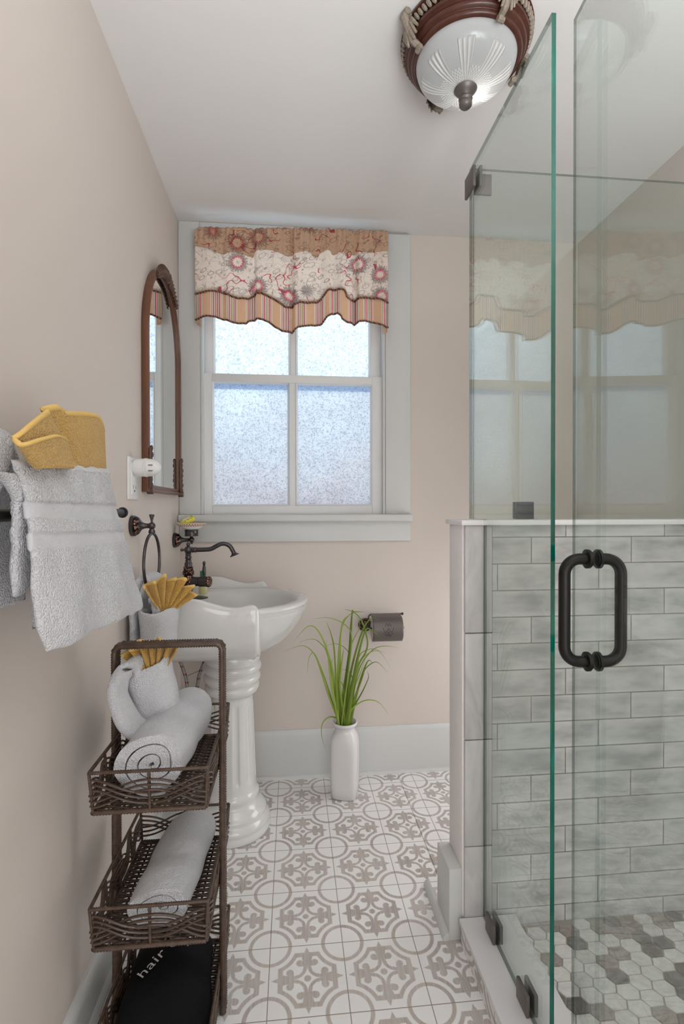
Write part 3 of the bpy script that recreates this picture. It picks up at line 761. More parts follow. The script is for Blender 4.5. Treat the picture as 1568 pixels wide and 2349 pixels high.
# side returns and curled hems
for (xe, sg) in ((vx0, -1), (vx1, 1)):
    b = MB(); zt, zm, zb = lerp_tab(T_top, xe)-.004, lerp_tab(T_head, xe), lerp_tab(T_cord, xe)
    b.grid(lambda u, v: V((xe + sg*.004*sin(u*pi), VY - fold(xe, 0) + u*(YB-.024-VY), zt + (zm-zt)*v)), 6, 8, uvf=lambda u, v: (xe + u*.06, zt+(zm-zt)*v))
    b.build('side_return', 'vhead', val, solid=.0012, angle=180)
    b = MB(); b.grid(lambda u, v: V((xe + sg*.004*sin(u*pi), VY + u*(YB-.024-VY), zm + (zb-zm)*v)), 6, 8, uvf=lambda u, v: (xe + u*.06, zm+(zb-zm)*v))
    b.build('side_return', 'vbody', val, solid=.0012, angle=180)
    z2 = lerp_tab(T_bot, xe)
    b = MB(); b.grid(lambda u, v: V((xe - sg*.022*u + sg*.0, VY + .012 + .012*sin(u*pi), zb + (z2-.012-zb)*v - .012*u*v)), 8, 10, uvf=lambda u, v: (xe + u*.05, zb+(z2-zb)*v))
    b.build('curled_hem', 'vstripe', val, solid=.0012, angle=180)
rod = thing('curtain_rod', 'white curtain rod with wall bracket behind the valance header', 'curtain rod', (.07, YB-.03, 2.455))
MB().box(vx0+.014, vx1-.014, VY+.021, VY+.026, 2.437, 2.462).build('rod_bar', 'plastic', rod, bevel=.002)
for xx in (vx0+.014, vx1-.026):
    MB().box(xx, xx+.012, VY+.02, YB-CASB-.001, 2.42, 2.47).build('rod_bracket', 'plastic', rod, bevel=.002)

# ------------------------------------------------------------------ mirror
MY, MHW, MZ0, MZS, MZT = 2.011, .248, 1.292, 1.835, 2.13
mir = thing('wall_mirror', 'tall arched mirror in a brown wooden frame on the left wall', 'mirror', (XL, MY, MZ0))
def arch(d, n=40):       # outline inset by d
    pts = [(MY-MHW+d, MZ0+d)]
    for k in range(n+1):
        a = pi - pi*k/n; pts.append((MY + (MHW-d)*cos(a), MZS + (MZT-MZS-d)*sin(a)))
    pts.append((MY+MHW-d, MZ0+d)); return pts
def arch_ring(d0, d1, x0, x1, b, n=40):
    A, B = arch(d0, n), arch(d1, n); k = len(A)
    vs = [(x1, *p) for p in A] + [(x1, *p) for p in B] + [(x0, *p) for p in A] + [(x0, *p) for p in B]
    fs = []
    for i in range(k):
        j = (i+1) % k
        fs += [(i, j, k+j, k+i), (2*k+i, 3*k+i, 3*k+j, 2*k+j), (i, 2*k+i, 2*k+j, j), (k+i, k+j, 3*k+j, 3*k+i)]
    b.add(vs, fs)
b = MB(); arch_ring(0, .011, XL+.001, XL+.026, b); arch_ring(.011, .025, XL+.001, XL+.02, b)
b.build('mirror_frame', 'frame', mir, bevel=.0015, angle=35)
A = arch(.024); b = MB(); b.add([(XL+.014, *p) for p in A], [tuple(range(len(A)))]); b.add([(XL+.003, *p) for p in A], [tuple(range(len(A)))])
b.build('mirror_glass', 'mirror', mir, smooth=False)
b = MB()       # carved crest at the top
for k in range(-9, 10):
    t = k/9; a = pi/2 - t*.62; sc_ = 1 - .45*abs(t)
    y, z = MY + (MHW-.008)*cos(a), MZS + (MZT-MZS-.008)*sin(a)
    b.ball((XL+.028, y, z + .008*sc_), .011*sc_ + .004, 8, .8, 1, 1)
    nrm = V((0, cos(a), sin(a)))
    for s2 in (1, -1):
        p = V((XL+.028, y, z)); b.tube(cat_rom([p, p + nrm*s2*.016*sc_ + V((.006, .006*t, 0)), p + nrm*s2*.028*sc_ + V((.002, .014*(1 if t > 0 else -1), 0))], 4), lambda q_: .006*(1-.6*q_), 6)
b.ball((XL+.03, MY+.01, MZT+.002), .012, 10)
b.build('crest_carving', 'frame_dark', mir)
for sg in (-1, 1):
    b = MB(); y = MY + sg*(MHW-.012)
    b.box(XL+.021, XL+.03, y-.012, y+.012, MZ0+.01, MZ0+.15)
    for k in range(7): b.ball((XL+.03, y + sg*.006*sin(k*2.1), MZ0+.022+k*.021), .0085, 8, .7, 1, 1.3)
    b.tube([(XL+.015, y, MZ0+.004), (XL+.036, y, MZ0+.004)], .012, 12)
    b.build('side_carving', 'frame_dark', mir, bevel=.002)

# ------------------------------------------------------------------ outlet and plug-in
out_ = thing('wall_outlet', 'white wall outlet plate with sockets on the left wall', 'outlet', (XL, 1.658, 1.33))
MB().box(XL, XL+.006, 1.609, 1.708, 1.264, 1.396).build('cover_plate', 'plastic', out_, bevel=.002)
rec = MB().box(XL+.005, XL+.0085, 1.634, 1.684, 1.28, 1.38).build('receptacle', 'plastic', out_, bevel=.001)
b = MB()
for zz in (1.298,):
    b.box(XL+.0084, XL+.0089, 1.646, 1.6485, zz, zz+.012).box(XL+.0084, XL+.0089, 1.669, 1.6715, zz, zz+.010).box(XL+.0084, XL+.0089, 1.655, 1.663, zz-.01, zz-.004)
b.build('slot', 'plasticdark', rec, smooth=False)
MB().box(XL+.0084, XL+.0095, 1.65, 1.668, 1.322, 1.332).build('test_button', 'plastic', rec, bevel=.0005)
pl = thing('air_freshener', 'round white plug-in freshener sticking out of the wall outlet', 'air freshener', (XL+.0086, 1.658, 1.365))
MB().lathe([(.024, .0002), (.027, .004), (.0285, .02), (.0285, .032), (.0275, .033), (.0275, .04), (.0285, .041), (.027, .055), (.02, .07), (.009, .08), (0, .082)], (XL+.0086, 1.658, 1.365), 32, 'x').build('plug_body', 'plastic', pl)
b = MB()
for k in range(30):
    a = 2*pi*k/30; b.box(XL+.0086+.0325, XL+.0086+.0405, 1.658+.028*cos(a)-.0012, 1.658+.028*cos(a)+.0012, 1.365+.028*sin(a)-.0012, 1.365+.028*sin(a)+.0012)
b.build('ridged_dial', 'plastic', pl, smooth=False)
b = MB()
for zz in (1.37, 1.352): b.box(XL+.0086+.05, XL+.0086+.063, 1.6275, 1.6325, zz, zz+.002)
b.build('vent_slot', 'plasticdark', pl, smooth=False)

# ------------------------------------------------------------------ towel ring, bar
def rosette(par, y, z, r=.032, name='wall_rosette'):
    o = MB().lathe([(r, 0.0005), (r*1.03, .004), (r*1.03, .011), (r*.9, .0125)], (XL, y, z), 28, 'x').build(name, 'bronze', par)
    MB().lathe([(r*.9, .0125), (r*.93, .016), (r*.8, .022), (r*.62, .026)], (XL, y, z), 28, 'x').build('embossed_band', 'copper', o)
    return o
RY, RZ = 1.655, 1.181
tr = thing('towel_ring', 'oil rubbed bronze towel ring with embossed rosette on the left wall', 'towel ring', (XL, RY, RZ))
rosette(tr, RY, RZ)
MB().lathe([(.02, .026), (.012, .032), (.008, .042), (.0075, .052), (.0095, .054), (.0075, .056), (0, .057)], (XL, RY, RZ), 18, 'x').build('post', 'bronze', tr)
b = MB(); b.ball((XL+.062, RY, RZ), .0115, 16); b.lathe([(.004, .008), (.0035, .016), (.006, .026), (.0085, .033), (.0075, .036), (0, .037)], (XL+.062, RY, RZ), 14); b.lathe([(.006, -.008), (.01, -.016), (.0105, -.022), (.004, -.027)], (XL+.062, RY, RZ), 14)
b.build('hanger', 'bronze', tr)
RR_ = .0905; RC = V((XL+.062, RY, RZ-.024-RR_))
MB().tube([RC + V((0, RR_*cos(2*pi*k/48), RR_*sin(2*pi*k/48))) for k in range(48)], .0048, 10, True).build('ring', 'bronze', tr)

BX, BZ = XL+.088, 1.226
bar = thing('towel_bar', 'black towel bar along the left wall under the hanging towels', 'towel bar', (XL, .95, BZ))
MB().tube([(BX, .42, BZ), (BX, 1.3, BZ)], .0092, 16).build('bar', 'black', bar)
for yy in (.43, 1.29):
    p = MB().lathe([(.028, .0005), (.029, .008), (.022, .014), (.012, .02), (.009, .03), (.009, .085)], (XL, yy, BZ), 20, 'x').build('post', 'black', bar)
    MB().ball((BX, yy+.006 if yy > 1 else yy-.006, BZ), .0135, 14).build('finial', 'black', p)

# ------------------------------------------------------------------ towels on the bar
def bil(a, b_, c, d, u, v): return (a*(1-u) + b_*u)*(1-v) + (c*(1-u) + d*u)*v
# bath towel hanging behind
bt = thing('bath_towel', 'large white bath towel draped over the bar behind the folded hand towel', 'towel', (XL+.05, .78, 1.03))
zt = 1.292
prof = [(XL+.035, 1.075), (XL+.032, 1.12), (XL+.034, 1.2), (XL+.04, 1.29), (XL+.055, 1.335), (XL+.075, 1.345), (XL+.09, 1.33), (XL+.096, 1.3), (XL+.094, 1.27), (XL+.09, 1.252)]
pr = cat_rom([(x_, 0, z_) for x_, z_ in prof], 4)
def f(u, v):
    k = v*(len(pr)-1); i = min(len(pr)-2, int(k)); q_ = pr[i].lerp(pr[i+1], k-i)
    y = .42 + u*(lerp_tab([(0, .53), (.3, .52), (.5, .43), (.8, .36), (1, .33)], v)) + .008*sin(v*7)
    p = V((q_.x, y, q_.z)); return p + wob(p, .0025, 30)
MB().pillow(f, 40, 60, .018).build('towel_sheet', 'terry_big', bt, angle=180, weld=True)
ht = thing('hand_towel', 'white hand towel folded into a pocket hanging on the bar', 'towel', (BX, .95, 1.01))
X0, X1 = XL+.116, XL+.152
TL = [P(22, 1052, X=X0), P(45, 1110, X=X0+.004), P(58, 1180, X=X0+.012), P(64, 1250, X=X0+.02), P(72, 1360, X=X0+.03), P(84, 1440, X=X1), P(97, 1497, X=X1)]
TR_ = [P(246, 1076, X=X0), P(256, 1120, X=X0+.004), P(272, 1185, X=X0+.012), P(284, 1235, X=X0+.02), P(300, 1310, X=X0+.03), P(318, 1366, X=X1), P(322, 1388, X=X1)]
TLc, TRc = cat_rom(TL, 6), cat_rom(TR_, 6)
def along(c, v):
    k = v*(len(c)-1); i = min(len(c)-2, int(k)); return c[i].lerp(c[i+1], k-i)
def pocket(u, v):
    a, c = along(TLc, v), along(TRc, v); p = a.lerp(c, u)
    bul = .016*sin(pi*u)*(.5+.8*v) + .007*sin(u*9+1)*v + .004*sin(u*17+v*6)*v
    for (v0, v1) in ((.27, .355), (.44, .52)):
        if v0 < v < v1: bul -= .003
    if v < .06: bul += .002*sin(u*60)
    p = p + V((bul, 0, 0)); return p + wob(p, .0014, 60)
def pm(u, v): return 1 if (.27 < v < .355 or .44 < v < .52 or v < .055) else 0
MB().pillow(pocket, 70, 110, .016, nrm=(1, .15, 0), e=14, mif=pm).build('pocket_fold', ['terry_big', 'band'], ht, angle=180, weld=True)
SL = [P(-60, 1078, X=X0-.002), P(-5, 1092, X=X0), P(22, 1112, X=X0), P(38, 1160, X=X0), P(40, 1230, X=X0), P(33, 1300, X=X0), P(36, 1372, X=X0)]
def strip(u, v):
    a = along(cat_rom(SL, 6), v); p = a + V((-.005, .16*u*(1 if v > .35 else .25+.75*v/.35), -.0 - .02*u*v*0)); p.z += .012*u*v
    for (v0, v1) in ((.47, .55), (.62, .69)):
        if v0 < v < v1: p.x -= .002
    return p + wob(p, .002, 50)
MB().pillow(strip, 24, 80, .02, nrm=(1, -.5, .2), e=8).build('back_fold', 'terry_big', ht, angle=180, weld=True)
def backl(u, v):
    p = bil(V((XL+.104, .80, 1.3)), V((XL+.104, 1.13, 1.3)), V((XL+.107, .82, 1.05)), V((XL+.107, 1.2, 1.04)), u, v); return p + wob(p, .001, 50)
MB().pillow(backl, 24, 30, .008, nrm=(1, 0, 0)).build('inner_fold', 'terry_big', ht, angle=180, weld=True)

def fan(name, label, base, ex, ez, en, rx, rz, a0, a1, pleats, amp, group=None, lift=0, t0=.12, lobes=None):
    """pleated washcloth: rays from base spread over angles a0..a1 (deg from ez toward ex); pleats push along en"""
    root = thing(name, label, 'washcloth', base, group)
    def F(u, v):
        a = R(a0 + (a1-a0)*u); r = t0 + (1-t0)*v
        k = u*pleats; tri = abs((k % 1)*2-1)*2-1; sm = sin((k+.25)*2*pi)
        zz = .6*tri + .4*sm
        rr = r*(1 + .05*sin(u*23) + .06*zz*v)
        p = V(base) + ex*(sin(a)*rx*rr) + ez*(cos(a)*rz*rr) + en*(zz*amp*r + lift*r*r)
        return p
    MB().pillow(F, pleats*14+1, 24, .0055, e=20).build('pleated_cloth', 'yellow', root, angle=180, weld=True)
    MB().pillow(lambda u, v: F(u, .91 + .1*v), pleats*14+1, 6, .0075, e=20).build('hem', 'hem', root, angle=180, weld=True)
    return root
yb = P(160, 1105, X=X0+.0)
wc = thing('washcloth', 'golden yellow washcloth folded loosely in the hand towel pocket', 'washcloth', yb)
def flap(pts_bl, n=40, th=.006, xoff=0., name='cloth_fold', curl=.0, bulge=.01):
    a, b_, c, d = [P(px, py, X=xx) for px, py, xx in pts_bl]
    def f(u, v):
        p = bil(a, b_, c, d, u, v); return p + V((bulge*sin(pi*u) + curl*v*sin(pi*u*2), 0, 0)) + wob(p, .0008, 90)
    return f
xw = X0+.006
# outer fold paths (top edge, bottom edge) of the folded cloth
def ribbon(top, bot, name, th=.006, n=10):
    A, B = cat_rom([P(*t_[:2], X=t_[2]) for t_ in top], n), cat_rom([P(*t_[:2], X=t_[2]) for t_ in bot], n)
    def f(u, v): return along(A, u).lerp(along(B, u), v)
    MB().pillow(f, 60, 24, th, e=16).build(name, 'yellow', wc, angle=180, weld=True)
    MB().pillow(lambda u, v: f(u, -.005 + .1*v), 60, 5, th*1.25, e=16).build('hem', 'hem', wc, angle=180, weld=True)
ribbon([(140, 943, xw-.012), (175, 944, xw-.008), (205, 946, xw-.006), (226, 955, xw-.008), (238, 985, xw-.012)], [(170, 1075, xw-.012), (195, 1075, xw-.006), (220, 1078, xw-.004), (238, 1080, xw-.006), (241, 1080, xw-.012)], 'cloth_fold')
ribbon([(108, 936, xw-.006), (95, 934, xw-.01), (130, 928, xw), (145, 945, xw+.004)], [(165, 1075, xw-.006), (150, 1075, xw-.008), (190, 1075, xw+.004), (205, 1072, xw+.004)], 'cloth_fold')
ribbon([(108, 938, xw+.002), (80, 960, xw+.012), (45, 990, xw+.016), (28, 1003, xw+.012)], [(178, 1075, xw+.006), (150, 1075, xw+.012), (110, 1075, xw+.014), (70, 1068, xw+.012)], 'cloth_fold')
ribbon([(28, 1003, xw+.012), (50, 1017, xw+.026), (95, 1004, xw+.032), (132, 997, xw+.03), (150, 1010, xw+.026), (138, 1030, xw+.02), (100, 1045, xw+.02), (64, 1049, xw+.022)], [(80, 1075, xw+.012), (90, 1075, xw+.02), (120, 1075, xw+.024), (150, 1075, xw+.024), (168, 1075, xw+.022), (160, 1075, xw+.018), (120, 1075, xw+.018), (80, 1075, xw+.018)], 'cloth_fold')

# ------------------------------------------------------------------ pouch-folded towels
def pouch(par, c, ex, ey, ez, hx_, hy_, h, taper=.86, name='pocket_fold', mat='terry', dent=.0, tilt_top=0):
    c = V(c); th = .009
    def sec(t, a, inset):
        k = taper + (1-taper)*t
        k *= min(1, (t/.14)**.5*.35+.65) if t < .14 else 1
        ca, sa = cos(a), sin(a); e_ = .75
        X_ = (abs(ca)**e_)*(1 if ca > 0 else -1)*(hx_*k - inset); Y_ = (abs(sa)**e_)*(1 if sa > 0 else -1)*(hy_*k - inset)
        p = c + ex*X_ + ey*Y_ + ez*(h*t + tilt_top*ca*t*t)
        return p + wob(p, .0022, 45) + ez*(.004*sin(a*3+1)*t)
    def f(u, v):
        a = 2*pi*u
        if v < .04: return sec(0, a, min(hx_, hy_)*.5)
        if v < .6: return sec((v-.04)/.56, a, 0)
        if v < .7: q_ = (v-.6)/.1; return sec(1, a, th*q_) + ez*(.005*sin(pi*q_))
        q_ = (v-.7)/.3; return sec(1-.75*q_, a, th)
    MB().grid(f, 48, 60, cu=True).build(name, mat, par, angle=180)
def strap(par, pts, half, side, th=.02, name='towel_fold', mat='terry'):
    A = cat_rom(pts, 8); side = V(side)
    def f(u, v): p = along(A, v) + side*(half*(2*u-1)); return p + wob(p, .0025, 45)
    MB().pillow(f, 18, len(A)*2, th, e=5).build(name, mat, par, angle=180, weld=True)
ux, uy, uz = V((1, 0, 0)), V((0, 1, 0)), V((0, 0, 1))
# hand towel in the ring
rt = thing('hand_towel', 'white hand towel looped through the towel ring beside the sink', 'towel', (XL+.06, RY, .8))
ey = V((-.35, -.94, 0)).normalized(); ex = V((.94, -.35, 0)).normalized()
pouch(rt, (XL+.094, 1.612, .775), ex, ey, uz, .05, .066, .148, .8)
strap(rt, [(XL+.028, RY-.02, .79), (XL+.026, RY-.02, .88), (XL+.03, RY-.02, .97), (XL+.048, RY-.015, 1.02), (XL+.07, RY-.01, 1.015), (XL+.088, RY-.012, .975), (XL+.092, RY-.015, .9), (XL+.09, RY-.02, .82)], .062, (.1, .99, 0), .024)
strap(rt, [(XL+.05, RY-.03, .955), (XL+.062, RY-.03, 1.004), (XL+.08, RY-.03, 1.0), (XL+.1, RY-.035, .95), (XL+.104, RY-.04, .88)], .04, (.2, .98, 0), .02, 'inner_fold')
fan('washcloth', 'yellow washcloth pleated into a fan in the towel hanging from the ring', (XL+.108, 1.6, .9), V((.8, .6, 0)).normalized(), V((.1, -.1, 1)).normalized(), V((.6, -.8, 0)).normalized(), .115, .128, -38, 62, 6, .016, 'fan folded washcloths', 0)

# ------------------------------------------------------------------ wicker stand
YN, YFAR = 1.09, 1.43
BX0, BX1 = -.347, -.12
stand = thing('wicker_stand', 'brown wicker stand with three stacked open baskets by the left wall', 'storage stand', ((BX0+BX1)/2, 1.26, 0))
def wrap_tube(b, path, r, pitch, n=8, flat=1., up=None):
    L = 0; P_ = [V(p) for p in path]; out = [P_[0]]
    for a, c in zip(P_, P_[1:]):
        l = (c-a).length; m_ = max(1, int(l/(pitch/2)))
        for k in range(1, m_+1): out.append(a.lerp(c, k/m_))
    b.tube(out, [r*(1 + (.17 if i % 2 else -.13)) for i in range(len(out))], n, False, 0, flat, up)
def basket(zb, zt, tag_):
    bk = bpy.data.objects.new('basket', None); COL.objects.link(bk); bk.parent = stand; bk.location = V(((BX0+BX1)/2, 1.26, zb)) - stand.location
    fl = .006
    def loop(z, d): return [V((BX0-d, YN-d, z)), V((BX1+d, YN-d, z)), V((BX1+d, YFAR+d, z)), V((BX0-d, YFAR+d, z))]
    b = MB(); tp = loop(zt, fl); bt_ = loop(zb+.004, 0)
    for k in range(4): wrap_tube(b, [tp[k], tp[(k+1) % 4]], .0036, .005)
    b.build('rim', 'wicker', bk, angle=180)
    b = MB()
    for k in range(4): wrap_tube(b, [bt_[k], bt_[(k+1) % 4]], .0052, .006)
    b.build('bottom_rim', 'wicker', bk, angle=180)
    for k in range(4):
        n_ = 2 if k % 2 == 0 else 4
        for j in range(n_):
            b = MB(); t = j/n_; wrap_tube(b, [bt_[k].lerp(bt_[(k+1) % 4], t), tp[k].lerp(tp[(k+1) % 4], t)], .0034, .006, 6)
            b.build('upright', 'wicker', bk, angle=180)
    # crossing weave on the four sides
    h = zt - zb
    for k in range(4):
        A_, B_, C_, D_ = bt_[k], bt_[(k+1) % 4], tp[k], tp[(k+1) % 4]
        nper = 1 if k % 2 == 0 else 2
        nrm = (B_-A_).cross(V((0, 0, 1))).normalized()
        b = MB()
        for fam in (0, 1):
            for s3 in range(3):
                pts = []
                for i in range(33):
                    t = i/32; w = cos(2*pi*t*nper)*(1 if fam == 0 else -1)
                    hz = .16 + .13*s3 + .19*(w+1)
                    hz = min(.82, hz)
                    lo, hi_ = A_.lerp(B_, t), C_.lerp(D_, t)
                    pts.append(lo.lerp(hi_, hz) + nrm*(.0035*(1 if fam else -1)*cos(2*pi*t*nper*2)))
                b.tube(pts, .0033, 6, False, 0, .7, (0, 0, 1))
        b.build('side_weave', 'wicker', bk, angle=180)
    # bottom: cross strands woven over long ribs
    b = MB(); nr_ = 8
    for i in range(43):
        y = YN + .006 + (YFAR-YN-.012)*i/42
        pts = [(BX0 + (BX1-BX0)*j/24, y, zb+.006 + .0026*cos(pi*nr_*j/24 + pi*(i % 2))) for j in range(25)]
        b.tube(pts, .0031, 5)
    for j in range(1, nr_):
        x_ = BX0 + (BX1-BX0)*j/nr_; b.tube([(x_, YN, zb+.006), (x_, YFAR, zb+.006)], .0028, 5)
    b.build('bottom_weave', 'wicker', bk, angle=180)
    return bk
TIERS = [(.602, .692), (.318, .41), (.03, .124)]
for i, (a, c) in enumerate(TIERS): basket(a, c, i)
PX0, PX1, PYM, PZT = -.358, -.107, 1.262, .908
b = MB()
def post_path():
    pts = [V((PX0, PYM, .004)), V((PX0, PYM, PZT-.016))]
    for k in range(1, 6): a = R(90*k/5); pts.append(V((PX0+.016-.016*cos(a), PYM, PZT-.016+.016*sin(a))))
    pts += [V((PX1-.016, PYM, PZT))]
    for k in range(1, 6): a = R(90*k/5); pts.append(V((PX1-.016+.016*sin(a), PYM, PZT-.016+.016*cos(a))))
    pts.append(V((PX1, PYM, .004))); return pts
for dy in (-.011, 0, .011):
    pth = [p + V((0, dy, 0)) for p in post_path()]
    wrap_tube(b, pth, .0072, .0062, 8)
b.build('handle_frame', 'wicker', stand, angle=180)

# rolled towels
def roll(name, label, cx, y0, y1, zb, w, h, turns, th, ph=0, slant=0, mat='terry'):
    root = thing(name, label, 'towel', (cx, (y0+y1)/2, zb), 'rolled bath towels in the wicker baskets')
    b = MB(); N_ = int(turns*30); a0 = .35*2*pi
    rmax = a0 + turns*2*pi; ph = -pi/2 + .25 - rmax + ph
    def mid(k, d=0):
        a = a0 + (rmax-a0)*k/N_; r = (a/rmax); r = max(.05, r + d); r *= 1 + (.06*sin(2*a+ph+.7) + .05*sin(3*a+2*ph))*min(1, 3*(1-r)+.25)
        return cos(a+ph)*w/2*r, sin(a+ph)*h/2*r
    dd = (2*pi/rmax)*.40
    prof = [mid(k, 0) for k in range(N_+1)] + [mid(k, -dd*2.15) for k in range(N_, -1, -1)]
    n = len(prof); NL = 22
    def pt(i, v):
        x_, z_ = prof[i % n]; y = y0 + (y1-y0)*v; k = 1 - .05*abs(2*v-1)**6
        p = V((cx + x_*k + slant*(v-.5), y, zb + h/2 + z_*k))
        e_ = wob(p, .003, 34); e_.y *= (1 if abs(2*v-1) > .9 else .3); p += e_
        p.z = max(p.z, zb + .001); return p
    vs = [pt(i, j/(NL-1)) for j in range(NL) for i in range(n)]
    fs = [(j*n+i, j*n+(i+1) % n, (j+1)*n+(i+1) % n, (j+1)*n+i) for j in range(NL-1) for i in range(n)]
    b.add(vs, fs)
    for j in (0, NL-1):
        for k in range(N_): b.add([vs[j*n+k], vs[j*n+k+1], vs[j*n+2*N_-k], vs[j*n+2*N_+1-k]], [(0, 1, 2, 3)])
    b.build('towel_roll', mat, root, angle=70, weld=True)
    return root
roll('rolled_towel', 'thick rolled white towel lying in the top wicker basket', -.225, 1.12, 1.41, .613, .185, .148, 3.1, .02, ph=0, slant=.02)
roll('rolled_towel', 'flatter rolled white towel lying in the middle wicker basket', -.21, 1.12, 1.41, .329, .165, .094, 3.1, .02, ph=.3, slant=.02)
# upright pouch towel
ut = thing('hand_towel', 'white hand towel pouch propped upright on the rolled towel in the top basket', 'towel', (-.27, 1.33, .69))
ez = V((-.22, .02, .97)).normalized(); ex = V((.97, 0, .22)).normalized(); ey = ez.cross(ex)
pouch(ut, (-.262, 1.292, .712), ex, ey, ez, .058, .042, .132, .86, tilt_top=.024)
strap(ut, [(-.24, 1.238, .7), (-.28, 1.225, .71), (-.312, 1.216, .742), (-.334, 1.212, .79), (-.335, 1.215, .838), (-.32, 1.245, .866), (-.306, 1.28, .855), (-.304, 1.29, .82)], .036, (.25, .97, .05), .026)
fan('washcloth', 'yellow washcloth pleated into a fan in the pouch under the stand handle', (-.268, 1.268, .8), V((.98, .1, .1)).normalized(), V((-.12, .16, .97)).normalized(), V((0, -1, 0)), .1, .115, -40, 40, 6, .018, 'fan folded washcloths', 0)

# hair dryer bag
bag = thing('drawstring_bag', 'black cloth hair dryer bag with white lettering in the bottom wicker basket', 'bag', (-.235, 1.25, .045))
bc = [P(262, 2349, Y=1.03)]
def bagf(u, v):
    # v: 0 near end .. 1 far end, u across
    y = 1.107 + .275*v; x_ = -.333 + (.195 + .012*sin(v*5))*u
    return x_, y
def bagtop(u, v):
    x_, y = bagf(u, v)
    rim = (max(0, sin(pi*min(1, max(0, u))))**.25)*(sin(pi*(.02+.96*v))**.25)
    z = .046 + rim*(.098 + .012*sin(pi*(u*.75+.1)) + .02*v + .005*sin(u*9+v*5) + .004*sin(v*11-u*4))
    return V((x_ - .012*(1-v)*sin(u*pi)*0, y, z))
bbm = MB(); bbm.grid(bagtop, 50, 50)
bbm.grid(lambda u, v: V((*bagf(1-u, v), .0455)), 50, 50)
bbm.build('bag_body', 'bag', bag, angle=180, weld=True)
cu = bpy.data.curves.new('lettering', 'FONT'); cu.body = 'hair dryer'; cu.size = .045; cu.extrude = 0; cu.space_character = 1.05; cu.offset = 0
tmp = bpy.data.objects.new('lettering_curve', cu); COL.objects.link(tmp)
bpy.context.view_layer.update()
dg = bpy.context.evaluated_depsgraph_get(); tme = bpy.data.meshes.new_from_object(tmp.evaluated_get(dg)); bpy.data.objects.remove(tmp)
bm = bmesh.new(); bm.from_mesh(tme); bmesh.ops.triangulate(bm, faces=bm.faces)
for _ in range(2):
    bmesh.ops.subdivide_edges(bm, edges=[e for e in bm.edges if e.calc_length() > .006], cuts=1); bmesh.ops.triangulate(bm, faces=bm.faces)
tb = MB(); ang = R(41); TX, TY = -.286, 1.208
vs = []
for v_ in bm.verts:
    x_ = TX + v_.co.x*.84*cos(ang) - v_.co.y*sin(ang); y = TY + v_.co.x*.84*sin(ang) + v_.co.y*cos(ang)
    v2 = min(.99, max(.01, (y-1.107)/.275)); u2 = min(.97, max(.03, (x_+.333)/(.195 + .012*sin(v2*5))))
    vs.append(V((x_, y, bagtop(u2, v2).z + .0012)))
bm.verts.index_update(); fs = [tuple(q_.index for q_ in f_.verts) for f_ in bm.faces]; bm.free()
tb.add(vs, fs); tb.build('lettering', 'print', bag, smooth=False)

# ------------------------------------------------------------------ pedestal sink
SX, SY = -.13, 2.0
sink = thing('pedestal_sink', 'white porcelain pedestal sink against the left wall', 'sink', (-.17, SY, 0))
WH, FA, FB = .284, .252, .262
def outl(a):
    ca, sa = cos(a), sin(a)
    re = 1/sqrt((ca/FA)**2 + (sa/FB)**2)
    # rear block: x from XL..-.05, |y|<WH
    rs = []
    if abs(sa) > 1e-6: rs.append(WH/abs(sa))
    if ca < -1e-6: rs.append((XL+.004-SX)/ca)
    elif ca > 1e-6: rs.append((-.048-SX)/ca)
    rb = min(rs)
    return max(re, rb), rb > re, re
b = MB(); NA = 180
rows = [('o', .36, .69), ('o', .5, .705), ('o', .68, .735), ('o', .84, .783), ('o', .93, .822), ('o', .965, .843), ('o', .985, .852), ('o', .99, .858), ('o', .965, .862), ('o', .975, .868), ('o', 1., .873), ('o', 1.004, .879), ('o', .995, .885), ('o', .975, .889), ('o', .92, .889), ('e', .86, .888), ('e', .83, .883), ('e', .8, .868), ('e', .7, .81), ('e', .52, .775), ('e', .3, .762), ('e', .06, .757)]
vs = []
for (k, s_, z_) in rows:
    for j in range(NA):
        a = 2*pi*(j+.5)/NA; ro, blk, re = outl(a)
        if k == 'e': r = re*s_; z = z_
        else:
            r = ro*s_; z = z_
            if blk and z_ < .89:
                sm = {.36: .36, .5: .56, .68: .8, .84: .93, .93: .975, .965: .99, .985: .997, .99: .999, .975: 1, .992: 1}.get(s_, min(1, s_+.03))
                if z_ < .87: r = ro*sm
                z = {.69: .69, .705: .697, .735: .712, .783: .738, .822: .775}.get(z_, z_)
                r = min(r, ro)
        vs.append(V((SX + r*cos(a), SY + r*sin(a), z)))
k = len(rows)
fs = [(i*NA+j, i*NA+(j+1) % NA, (i+1)*NA+(j+1) % NA, (i+1)*NA+j) for i in range(k-1) for j in range(NA)]
fs += [tuple(range(NA-1, -1, -1)), tuple((k-1)*NA+j for j in range(NA))]
b.add(vs, fs)
hs = [(-.438, .922), (-.38, .93), (-.31, .936), (-.25, .934), (-.2, .919), (-.15, .906), (-.115, .905), (-.085, .911), (-.068, .912), (-.056, .904), (-.047, .888)]
hp = [(p.x, p.z) for p in cat_rom([(x_, 0, z_) for x_, z_ in hs], 6)]
basin = b.build('basin', 'porcelain', sink, angle=55)
b = MB()
